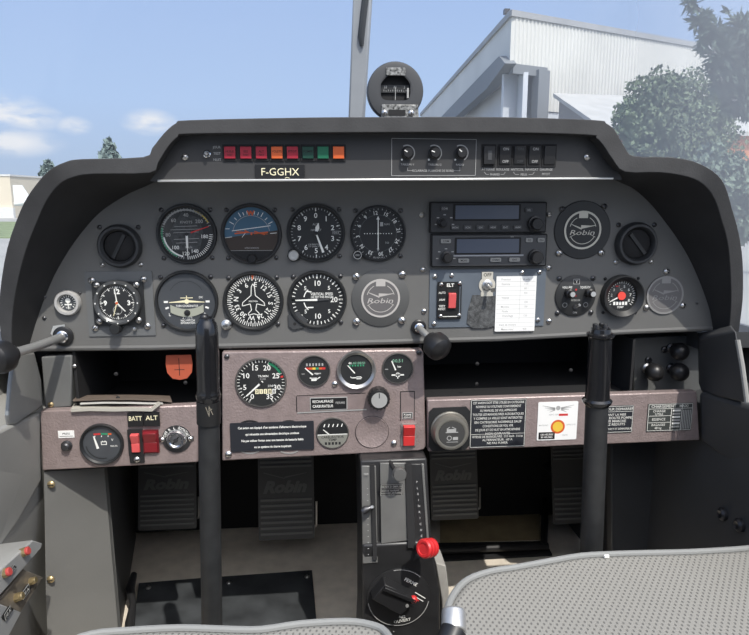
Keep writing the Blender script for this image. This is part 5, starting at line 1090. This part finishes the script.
# arm-height trim on the pilot side and the padded pillar above it
poly3('elbow_lining', 'grey moulded elbow trim below the coaming end by the breakers', 'trim panel', [pt(41, 412, -.006), pt(42, 480, -.006), pt(18, 522, -.074), pt(-30, 590, -.19), pt(-190, 700, -.416), pt(-190, 520, -.416), pt(-30, 446, -.19), pt(14, 424, -.084)], (-.014, .004, 0), PLASTIC_WALL, .004)
poly3('pillar_pad', 'textured grey pillar pad between the coaming end and elbow trim', 'trim panel', [pt(34, 352, .0), pt(41, 380, .0), pt(42, 408, -.004), pt(14, 424, -.084), pt(6, 428, -.095), pt(9, 400, -.092), pt(13, 372, -.086), pt(18, 352, -.07)], (-.02, .04, 0), PLASTIC_WALL, .004)
b = MB(); b.tube([pt(12.5, 362, -.09), pt(9.5, 385, -.095), pt(7, 415, -.099)], .0026, FRAME, 8); world_mb('window_seal', 'pale seal strip along the window edge by the pillar pad', 'seal', b)
# passenger side
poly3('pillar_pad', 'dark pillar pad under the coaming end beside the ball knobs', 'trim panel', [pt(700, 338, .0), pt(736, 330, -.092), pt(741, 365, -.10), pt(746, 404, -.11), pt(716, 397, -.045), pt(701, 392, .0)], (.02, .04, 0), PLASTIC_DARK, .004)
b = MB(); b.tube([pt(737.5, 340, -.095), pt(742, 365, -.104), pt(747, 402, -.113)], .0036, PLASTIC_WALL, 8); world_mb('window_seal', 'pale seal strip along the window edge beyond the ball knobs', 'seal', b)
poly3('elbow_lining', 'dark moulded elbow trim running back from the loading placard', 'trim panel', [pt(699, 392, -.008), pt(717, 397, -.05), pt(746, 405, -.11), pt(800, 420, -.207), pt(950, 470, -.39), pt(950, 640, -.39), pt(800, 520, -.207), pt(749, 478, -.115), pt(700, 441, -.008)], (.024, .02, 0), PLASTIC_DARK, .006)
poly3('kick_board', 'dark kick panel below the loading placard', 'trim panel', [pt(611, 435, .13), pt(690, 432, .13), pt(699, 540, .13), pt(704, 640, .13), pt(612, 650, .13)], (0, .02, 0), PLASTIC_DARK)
# vent nozzles low on the passenger side
for px, py, lab in ((724, 514, 'small fitting low on the dark cabin side, nearer the kick panel'), (741, 525, 'small fitting low on the dark cabin side, nearer the seat')):
    q = ptx(px, py, .4965); b = MB(); b.lathe([(.010, 0), (.010, .005), (.006, .008), (.003, .006), (0, .006)], GUN, seg=18)
    tag(b.build('side_fitting', None, q, (0, -pi / 2, 0)), lab, 'fitting', 'fittings on the cabin side')
# breaker consoles
CAPRED = mat('faded_red_cap', (.42, .06, .055), .5)
BRK = mat('breaker_grey_plate', (.33, .335, .33), .5, noise=(20, .1)); GOLD = mat('gold_fitting', (.45, .36, .20), .35, .8)
def frame3(o, ux, uy):
    ux = ux.normalized(); n = ux.cross(uy).normalized(); uy = n.cross(ux); M = Matrix((ux, uy, n)).transposed().to_4x4(); M.translation = o; return M
def surf(name, lab, cat, c, along, across, px0, group=None):
    M = frame3(c, along, across); r = bpy.data.objects.new(name, None); COL.objects.link(r); r.matrix_world = M; r['label'] = lab; r['category'] = cat
    if group: r['group'] = group
    return r
XW = -.488
def wp(px, py, X=XW): return ptx(px, py, X)
a0, a1, a2, a3 = wp(40, 533), wp(-18, 590), wp(-13, 622), wp(42, 545)
poly3('breaker_rail', 'pale sloping rail carrying the red-capped breakers', 'breaker panel', [wp(33, 540), wp(43, 543), wp(41, 549), wp(8, 587), wp(-40, 640), wp(-52, 628), wp(-6, 575)], (-.046, 0, -.004), BRK, .002)
poly3('fuse_box', 'open bare-metal fuse box on the cabin side under the rail', 'fuse box', [wp(24, 569, XW - .004), wp(44, 577, XW), wp(20, 614, XW), wp(-2, 602, XW - .004)], (-.055, 0, 0), mat('stained_metal', (.24, .21, .17), .45, .5, noise=(30, .35)), .002)
poly3('lower_rail', 'pale lower rail with a small black label', 'trim panel', [wp(-8, 600, XW + .002), wp(22, 612, XW + .002), wp(-6, 665, XW + .002), wp(-50, 660, XW + .002)], (-.06, 0, 0), BRK, .002)
def boss(name, lab, cat, px, py, X, r, h, m, m2=None, group=None):
    q = ptx(px, py, X); ro = bpy.data.objects.new(name, None); COL.objects.link(ro); ro.location = q; ro.rotation_euler = (0, R(72), 0); tag(ro, lab, cat, group)
    b = MB(); b.lathe([(r * 1.15, -.004), (r * 1.15, h * .55), (r, h * .6)], GOLD, seg=8); b.build('nut', ro)
    b = MB(); b.lathe([(r, h * .3), (r, h), (r * .8, h * 1.15), (0, h * 1.15)], m2 or m, seg=20); b.build('cap', ro)
boss('circuit_breaker', 'red-capped breaker at the upper end of the pale rail', 'breaker', 24, 552, XW + .001, .0052, .006, CAPRED, None, 'red-capped breakers'); boss('circuit_breaker', 'red-capped breaker further down the pale rail', 'breaker', 5, 573, XW + .001, .0052, .006, CAPRED, None, 'red-capped breakers')
boss('fuse_holder', 'gold fuse holder at the upper end of the fuse box', 'fuse', 32, 581, XW + .001, .0042, .005, GUN, GOLD, 'fuse holders'); boss('fuse_holder', 'gold fuse holder at the lower end of the fuse box', 'fuse', 18, 597, XW + .001, .0048, .006, GOLD, GOLD, 'fuse holders')
def stick_on(lab, P, X, text):
    Q = [ptx(x, y, X) for x, y in P]; c = sum(Q, Vector()) / 4; M = frame3(c, Q[1] - Q[0], Q[0] - Q[3]); inv = M.inverted(); L = [inv @ q for q in Q]
    r = bpy.data.objects.new('small_label', None); COL.objects.link(r); r.matrix_world = M; tag(r, lab, 'label', 'labels on the cabin side')
    b = MB(); b.prism([p + Vector((0, 0, .0002)) for p in L], [p + Vector((0, 0, .001)) for p in L], BLACK); b.build('plate', r)
    w = (L[1] - L[0]).length; h = (L[3] - L[0]).length; b = MB(); b.rect(-w * .42, -h * .36, w * .42, h * .36, WHITE, .0012); b.rect(-w * .38, -h * .30, w * .38, h * .30, BLACK, .0014); b.text(text, 0, 0, h * .34, WHITE, .0016, wmax=w * .65); b.build('lettering', r)
stick_on('small black label between the two gold fuse holders', [(19, 595), (27, 584), (31, 588), (23, 600)], XW + .001, '20 A')
stick_on('small black label on the pale lower rail', [(1, 617), (8, 606), (13, 609), (5, 621)], XW + .003, '10 A')
stick_on('tiny black label beside the lower red breaker', [(8, 571), (13, 565), (16, 567), (11, 573)], XW + .001, '5 A')

# ================================================================== FOOTWELL: pedals, mats, bars
def pedal(lab, x0, y0, x1, y1, Y, emblem=True):
    a, c = pt(x0, y1, Y), pt(x1, y0, Y - .03); w, h = c.x - a.x, c.z - a.z; s = w / 100.0
    r = bpy.data.objects.new('rudder_pedal', None); COL.objects.link(r); r.location = ((a.x + c.x) / 2, Y, a.z); r.rotation_euler = (pi / 2 - R(14), 0, 0); tag(r, lab, 'pedal', 'rudder pedals')
    W, H = w / 2, h * 1.04
    b = MB(); b.rect(-W, 0, W, H, PEDAL, 0, .006, .004); b.build('pad', r)
    b = MB()
    for k in range(5): b.rect(-W * .92, H * (.71 + .042 * k), W * .92, H * (.73 + .042 * k), RIB, .006, .0095)
    b.build('upper_ribs', r); b = MB()
    for k in range(7): b.rect(-W * .92, H * (.05 + .055 * k), W * .92, H * (.072 + .055 * k), RIB, .006, .0085)
    b.build('lower_ribs', r)
    if emblem:
        b = MB(); g = mat('pedal_raised_emblem', (.15, .15, .145), .35); b.text('Robin', 0, H * .52, H * .11, g, .0075, width=W * 1.5, shear=.35, bold=.05); b.line(-W * .8, H * .66, -W * .05, H * .60, .002, g, .0075); b.line(-W * .05, H * .61, W * .75, H * .65, .003, g, .0075, .001); b.build('emblem', r)
    b = MB(); b.tube([(W + .004, H * .12, .004), (W + .005, H * .36, .006)], .0022, STEEL, 8); b.tube([(W + .004, H * .12, .004), (W - .004, H * .10, 0)], .0022, STEEL, 8); b.build('return_rod', r)
    dn = Matrix.Rotation(-(pi / 2 - R(14)), 3, 'X') @ Vector((0, .552 - Y, 0)); b = MB(); b.tube([(0, H * .3, -.004), (0, H * .3, -.012), dn + Vector((0, H * .3, 0))], .008, SOOT, 8); b.build('arm', r)
pedal('rudder pedal with raised emblem beside the kick panel', 139, 455, 190, 530, .36)
pedal('rudder pedal under the wide black text placard', 259, 452, 313, 540, .345)
pedal('rudder pedal beside the pedestal and its red knob', 431, 446, 484, 520, .37)
pedal('rudder pedal in deep shade beside the passenger stick', 553, 446, 604, 524, .37, False)
def zpoly(name, lab, cat, P, z0, z1, m, bevel=.0):
    b = MB(); Q = [ptz(x, y, z0) for x, y in P]; c = sum(Q, Vector()) / len(Q); b.prism([q - c for q in Q], [q - c + Vector((0, 0, z1 - z0)) for q in Q], m)
    return tag(b.build(name, None, c, bevel=bevel), lab, cat)
mt = zpoly('heel_mat', 'scuffed black rubber heel mat on the beige cabin floor', 'mat', [(139, 585), (200, 580), (312, 572), (318, 640), (326, 700), (122, 700), (133, 630)], .0005, .005, MAT_RUB)
for px, py in ((148.5, 588), (229, 583), (307, 577)): s = screw(mt, 0, 0, .0055, STEEL); s.location = ptz(px, py, .0052) - mt.location
zpoly('heel_mat', 'dark heel plate under the passenger pedals', 'mat', [(438, 545), (545, 543), (552, 556), (440, 562)], .0005, .006, SOOT)
zpoly('floor_opening', 'tan floor patch beyond the heel plate by the red knob', 'floor panel', [(440, 512), (540, 508), (540, 540), (440, 543)], .001, .003, mat('tan_board', (.30, .235, .13), .8, noise=(20, .2)))
b = MB(); b.tube([ptz(430, 551, .02), ptz(548, 546, .02)], .008, BLACK, 10); b.tube([ptz(544, 546, .02), ptz(546, 478, .05)], .008, BLACK, 10)
world_mb('torque_bar', 'black angled torque bar across the passenger footwell floor', 'bar', b)
b = MB(); P = [pt(x, y, -.02) for x, y in ((436, 563), (446, 566), (449, 592), (447, 640), (447, 720), (445, 720), (442, 600))]; c = P[0]
b.prism([p - c for p in P], [p - c + Vector((0, .05, 0)) for p in P], mat('tunnel_grey_felt', (.30, .29, .27), .9, noise=(30, .15))); tag(b.build('tunnel_cover', None, c, bevel=.003), 'pale carpeted tunnel cover between the pedestal and passenger seat', 'tunnel cover')
# cable conduit beside the kick panel
b = MB(); b.tube([ptz(134, 574, .05), ptz(130, 590, .04), ptz(133, 603, .035), ptz(130, 622, .025), ptz(128, 650, .015)], [.006, .009, .006, .009, .008], GUN, 10)
world_mb('cable_conduit', 'short lumpy dark cable conduit at the kick panel foot', 'cable', b)

# ================================================================== PEDESTAL
ped = bpy.data.objects.new('pedestal', None); COL.objects.link(ped); QY = -.030; LY = -.062
ped.location = (pt(395, 560, 0).x, .06, 0); tag(ped, 'black centre pedestal with two slotted lever plates and fuel selector', 'pedestal'); o0 = ped.location
def pb(nm, P, Y, off, m, bevel=.002, parent=None, Yb=None):
    b = MB(); Q = [pt(x, y, Y if Yb is None else Y + (Yb - Y) * min(1, max(0, (y - 455) / 95))) - o0 for x, y in P]; b.prism(Q, [q + Vector(off) for q in Q], m); return b.build(nm, parent or ped, bevel=bevel)
pb('upper_column', [(360, 460.5), (427, 458), (432, 550), (362, 553)], QY, (0, .12, 0), CONS, .003, Yb=LY + .004)
pb('lower_block', [(362, 545), (432, 541), (440, 590), (440, 640), (444, 720), (358, 720), (362, 640)], LY, (0, .12, 0), CONS, .004)
pb('centre_plate', [(380, 463), (406, 463), (414, 540), (381, 544)], QY - .003, (0, .003, 0), CONS_GREY, .001, Yb=LY - .001)
pb('slot_plate', [(361.5, 466), (376, 466), (378, 563), (362.5, 564)], QY - .002, (0, .003, 0), CONS_GREY, .001, Yb=LY - .002)
pb('slot', [(370, 465), (374.5, 465), (377, 560), (373, 560)], QY - .0045, (0, .003, 0), SOOT, 0, Yb=LY - .0055)
pb('slot_plate', [(410.5, 464), (421.5, 464), (428, 552), (414, 562)], QY - .002, (0, .003, 0), CONS, .001, Yb=LY - .002)
pb('slot', [(405, 464), (411.5, 464), (416, 548), (408, 548)], QY - .0045, (0, .003, 0), SOOT, 0, Yb=LY - .0055)
pb('edge_strip', [(421.5, 464), (424, 464), (430, 553), (427.5, 553)], QY - .004, (0, .004, 0), CONS_GREY, .0008, Yb=LY - .004)
def qpt(px, py): return pt(px, py, QY + (LY - QY) * min(1, max(0, (py - 470) / 80)))
def onped(px, py, up=.006):
    t = min(1, max(0, (py - 460) / 90)); return pt(px, py, QY + (LY - QY) * t - up)
def ptext(nm, items, m):
    b = MB()
    for px, py, s, h, rot, dy in items:
        k = scale_at(px, py, -.04); c = onped(px, py, dy) - o0; sub = MB(k); sub.text(s, 0, 0, h, m, 0, rot=rot); tmp = sub.bm
        tilt = math.atan2(LY - QY, pt(390, 470, QY).z - pt(390, 550, LY).z)
        Mx = Matrix.Translation(c) @ Matrix.Rotation(pi / 2 + tilt, 4, 'X')
        tmp.transform(Mx); me = bpy.data.meshes.new('x'); tmp.to_mesh(me); tmp.free(); b.bm.from_mesh(me); bpy.data.meshes.remove(me)
    b.mats = [m]; b.build(nm, ped)
ptext('scale_lettering', [(416.8 + .085 * (y - 480), y, t, 2.0, 4, .0075) for y, t in zip(range(482, 541, 6), 'PLEINRICHE')] + [(366, 474, 'TRIM', 1.5, 0, .0075)] + [(367.6 + .012 * (y - 490), y, '-', 3, 0, .0075) for y in range(488, 560, 6)], DIM)
pl = placard('mixture_placard', 'tiny ruled placard on the pedestal below the grey plunger', 380.5, 481.5, 402, 502.5, [('MODE D EMPLOI', 0, 7.5, 2.2, 19), ('-', 0, 5, .3, 20), ('RICHE AVANT', -1, 2.4, 1.9, 17), ('PAUVRE ARRIERE', 0, -.6, 1.9, 19), ('ETOUFFOIR', -3, -3.4, 1.9, 13), ('A TIRER', -2, -6.6, 1.9, 14)], mat('placard_grey', (.06, .06, .06), .5), QY - .016)
pl.o.rotation_euler = (pi / 2 + .30, 0, 0)
# fuel selector
it = Item('fuel_selector', 'round fuel selector with a black bar handle and red pointer', 'fuel selector', 398.5, 597, LY - .001)
b = it.mb(); b.lathe([(30, 0), (30, 1), (29, 1.4), (0, 1.4)], CONS, 0, 0, 52, 1, 1.0); it.part('dial_plate', b)
b = it.mb(); b.ring(28.6, 29.3, DIM, 1.45, a0=100, a1=262, seg=80); b.ring(28.6, 29.3, DIM, 1.45, a0=-10, a1=45, seg=80)
b.text('FERME', *it.l(410, 581), 3.4, WHITE, 1.5, rot=30); b.line(*it.l(414, 592), *it.l(424, 599), .9, WHITE, 1.5); b.line(*it.l(412, 595), *it.l(422, 602), .9, WHITE, 1.5)
b.text('RES', *it.l(402, 617), 2.8, WHITE, 1.5); b.text('OUVERT', *it.l(402, 621), 3.0, WHITE, 1.5, rot=-8)
it.part('lettering', b)
b = it.mb(); hp = [(-25, 17.5), (-16, 25), (14, 6.5), (6, -8.5)]; hp = [it.l(371, 588), it.l(383.5, 573), it.l(413.5, 590), it.l(399, 607)]
b.prism([(x, y, 1.4) for x, y in hp], [(x * .96, y * .96 + 1.0, 16) for x, y in hp], mat('selector_black', (.012, .012, .013), .5)); hd = it.part('handle', b, bevel=.0015)
b = it.mb(); b.prism([(*it.l(384, 573.6), 15), (*it.l(413.5, 589), 15), (*it.l(411.5, 592), 15), (*it.l(382, 576.5), 15)], [(*it.l(384, 573.6), 20), (*it.l(412.8, 589), 19), (*it.l(411, 592), 19), (*it.l(382, 576.5), 20)], BLACK); it.part('finger_ridge', b, hd, bevel=.0008)
b = it.mb(); cxr, cyr = it.l(410.5, 589.6); b.ball((cxr, cyr, 15.5), 3.6, RED, 16); b.line(cxr + 2, cyr - 2.5, cxr + 6, cyr - 6, 1.8, RED, 10, 1); it.part('red_pointer', b, hd, 'red pointer tip')
b = it.mb(); b.disc(1.6, ALU, 16.6, *it.l(404.5, 595.5), z0=14, seg=12); it.part('rivet', b, hd)
for px, py in ((394, 632),): b = it.mb(); b.disc(.7, DIM, 1.6, *it.l(px, py), seg=8); it.part('dust_speck', b)
# levers and plungers of the pedestal
def bar_to(o, a, c, r, m, nm, parent): b = MB(); b.tube([a - o, (a + c) / 2 - o, c - o], r, m, 12); b.build(nm, parent)
k0 = onped(415, 546, .0); k1 = onped(428, 548, .045)
r = bpy.data.objects.new('mixture_lever', None); COL.objects.link(r); r.location = k0; tag(r, 'red ribbed mixture knob standing out from the pedestal', 'lever')
bar_to(k0, k0 + Vector((0, 0, 0)), k1, .004, GUN, 'arm', r)
b = MB(scale_at(428, 548, k1.y)); b.lathe([(0, -7), (7.4, -7), (9.0, -5.4), (9.0, -2.6), (8.0, -2), (8.0, -1.2), (9.2, -.4), (9.2, 2.2), (8.2, 2.8), (8.2, 3.6), (9.0, 4.4), (9.0, 6.6), (7.6, 8), (5.6, 8), (5.2, 7.2), (0, 7.2)], mat('bright_red_knob', (.52, .025, .028), .32), seg=34)
o = b.build('knob', r)
o['label'] = 'ribbed bright red knob'; o.location = k1 - k0; o.rotation_euler = (pi / 2 - .30, 0, R(-50))
a = onped(390, 462, .0); c = onped(399.5, 474, .03)
r = bpy.data.objects.new('choke_plunger', None); COL.objects.link(r); r.location = a; tag(r, 'grey capped plunger at the top of the pedestal', 'control knob')
bar_to(a, a, c + Vector((-.004, .004, 0)), .003, SOOT, 'rod', r); b = MB(scale_at(399.5, 474, c.y)); b.lathe([(0, -6), (5, -6), (6.4, -4), (6.6, 3), (5.8, 4.4), (0, 4.6)], mat('plunger_grey', (.13, .13, .125), .4, .3), seg=26); o = b.build('cap', r); o.location = c - a; o.rotation_euler = (pi / 2 - .1, 0, 0)
a = onped(373, 508, .0); c = onped(366, 509.5, .016)
r = bpy.data.objects.new('trim_slider', None); COL.objects.link(r); r.location = a; tag(r, 'small dark slider lever in the narrow pedestal slot', 'lever')
bar_to(a, onped(373, 507, .0), onped(372, 507, .02), .0022, STEEL, 'stem', r); b = MB(); b.tube([onped(372, 507, .016) - a, c - a, onped(362.5, 512, .016) - a], [.003, .006, .005], GUN, 10); b.build('finger_pad', r)

# ================================================================== STICKS
def stick(lab, top, joint, bottom, Y, r_t, kind):
    r = bpy.data.objects.new('control_stick', None); COL.objects.link(r); B = pt(*bottom, Y + .01); r.location = B; tag(r, lab, 'control stick', 'control sticks')
    T, J = pt(*top, Y), pt(*joint, Y); base = B + (B - J) * ((B.z - .012) / max(1e-4, J.z - B.z)); base.z = .012
    s = scale_at(*joint, Y); rr = r_t * s
    b = MB(); b.tube([base - B, Vector((0, 0, 0)), J - B], [rr, rr, rr * .96], STICK, 24); b.build('tube', r)
    ax = (T - J); q = ax.to_track_quat('Z', 'Y').to_matrix().to_euler(); L = ax.length / s
    if kind == 0: P = [(0, -2), (r_t * .98, -2), (r_t * 1.06, 1), (r_t * 1.12, 4), (r_t * 1.06, 7), (r_t * 1.0, 12), (r_t * 1.02, L * .5), (r_t * 1.0, L * .8), (r_t * .9, L * .93), (r_t * .72, L * .96), (r_t * .66, L), (0, L)]
    else: P = [(0, -3), (r_t * 1.02, -3), (r_t * 1.22, 0), (r_t * 1.26, 2), (r_t * 1.05, 4), (r_t * 1.0, 10), (r_t * 1.0, L * .5), (r_t * .96, L * .86), (r_t * 1.16, L * .885), (r_t * 1.16, L * .915), (r_t * .86, L * .93), (r_t * .8, L * .98), (r_t * .6, L), (0, L)]
    b = MB(s); b.lathe(P, GRIP, seg=30); g = b.build('grip', r); g.location = J - B; g.rotation_euler = q
    b = MB(s)
    if kind == 0: b.ball((0, 2, L * 1.0), r_t * .40, BLACK, 16); b.lathe([(r_t * .5, L * .97), (r_t * .5, L * 1.01)], BLACK, seg=16); b.build('button', g)
    else:
        for k, (x, y) in enumerate(((-4, -4), (3, -5), (0, 4), (5, 2), (-6, 3))): b.lathe([(2.4, L * .93), (2.4, L + 2 - k % 2), (1.8, L + 2.6), (0, L + 2.6)], BLACK, x, y, 12)
        b.build('switch_cluster', g)
    if kind == 0:
        j0, j1 = pt(joint[0], joint[1] + 2, Y), pt(joint[0] + .3, joint[1] + 24, Y); b = MB(); b.tube([j0 - B, j1 - B], rr * 1.07, mat('stick_band', (.012, .012, .012), .45), 24); bd = b.build('emblem_band', r)
        b = MB(s); gm = mat('band_print', (.22, .20, .16), .5); b.line(-3, 5, 0, -5, .8, gm); b.line(0, -5, 0, 6, .8, gm); b.line(0, 6, 3.5, -3, .8, gm); b.line(-2, 0, 3, 3, .8, gm); e = b.build('emblem', bd); e.location = pt(joint[0] + .6, joint[1] + 13, Y - rr / 1 * 1.10) - B; e.rotation_euler = UP
stick('control stick with a glossy grip standing before the turn coordinator', (206.5, 318), (208.5, 399), (212, 622), -.19, 11.0, 0)
stick('passenger control stick standing beyond the mesh seat', (601, 327), (597, 402), (591, 556), -.165, 11.2, 1)

# ================================================================== SEATS
def seat(lab, edge, Z, yback, th, closed):
    r = bpy.data.objects.new('seat', None); COL.objects.link(r); Q = [ptz(x, y, Z) for x, y in edge]
    c = sum(Q, Vector()) / len(Q); r.location = (c.x, c.y, Z - th); tag(r, lab, 'seat', 'front seats'); o = Vector(r.location)
    # cushion: outline at the front edge, closed by straight flanks behind
    fl, fr = Q[0], Q[-1]; loop = Q + [Vector((fr.x + (.0 if closed else 0), yback, Z)), Vector((fl.x, yback, Z))]
    b = MB(); b.prism([p - o for p in loop], [p - o - Vector((0, 0, th)) for p in loop], SEAT); b.build('cushion', r, bevel=.010, seg=3)
    b = MB(); P = [Vector((fl.x, yback, Z)) - o] + [p - o for p in Q] + [Vector((fr.x, yback, Z)) - o]; P = [p + Vector((0, 0, -.001)) for p in P]
    b.tube(P, .0042, PIPING, 10); b.build('piping', r)
    b = MB(); k = Q[len(Q) // 2]; b.box3((0, (yback - c.y) / 2 + .0, -.035), ((fr.x - fl.x) * .8, abs(yback - c.y) * .9, .07), SOOT); b.build('base_frame', r)
    b = MB(); 
    for sx in (-.35, .35): b.box3((sx * (fr.x - fl.x), (yback - c.y) / 2, -(Z - th) / 2 - .03), (.03, abs(yback - c.y) * .8, (Z - th) - .07), GUN)
    b.build('rail_legs', r)
seat('pale mesh pilot seat peeping in before the heel mat', smooth([(40, 690), (62, 648), (90, 634), (130, 630), (180, 627.5), (230, 629), (262, 629), (300, 623.5), (345, 621), (370, 624), (386, 632), (396, 655), (402, 700)]), .35, -.80, .10, True)
seat('pale mesh passenger seat with a wavy piped front edge', smooth([(458, 760), (444, 660), (447, 612), (455, 592), (468, 579), (490, 571), (515, 567), (545, 561.5), (580, 555.5), (615, 553.5), (650, 552.5), (690, 551.5), (735, 549), (790, 545), (835, 550), (860, 580), (880, 640)]), .35, -.80, .10, True)
# small light clip on the seat edge
q = ptz(606.5, 557, .352); b = MB(); b.box3((0, 0, .001), (.006, .003, .003), PAPER); tag(b.build('edge_clip', None, q), 'tiny white clip on the passenger seat edge by the stick', 'clip', None)
GAPX = ptz(426, 730, .35).x
# flap lever between the seats, its button end towards the panel
t0, t1, t2 = pt(453.5, 609, -.40), pt(454, 631, -.415), Vector((GAPX, -.46, .375))
r = bpy.data.objects.new('flap_lever', None); COL.objects.link(r); r.location = t2; tag(r, 'silver-capped flap lever standing between the two seats', 'lever'); s = scale_at(453, 615, -.4)
b = MB(); b.tube([t0 - t2, lerp(t0, t1, .12) - t2, lerp(t0, t1, .85) - t2, t1 - t2], [10.2 * s, 11.2 * s, 11.4 * s, 11.2 * s], mat('worn_silver_cap', (.50, .50, .49), .42, .7, noise=(60, .15)), 28); b.build('silver_cap', r, bevel=.0015)
b = MB(); b.tube([t1 - t2, lerp(t1, t2, .5) - t2, Vector((0, 0, 0)), Vector((.0, -.05, -.16)), Vector((.0, -.10, .004 - t2.z))], [12.4 * s, 12.0 * s, .0095, .009, .009], BLACK, 24); b.build('grip', r)
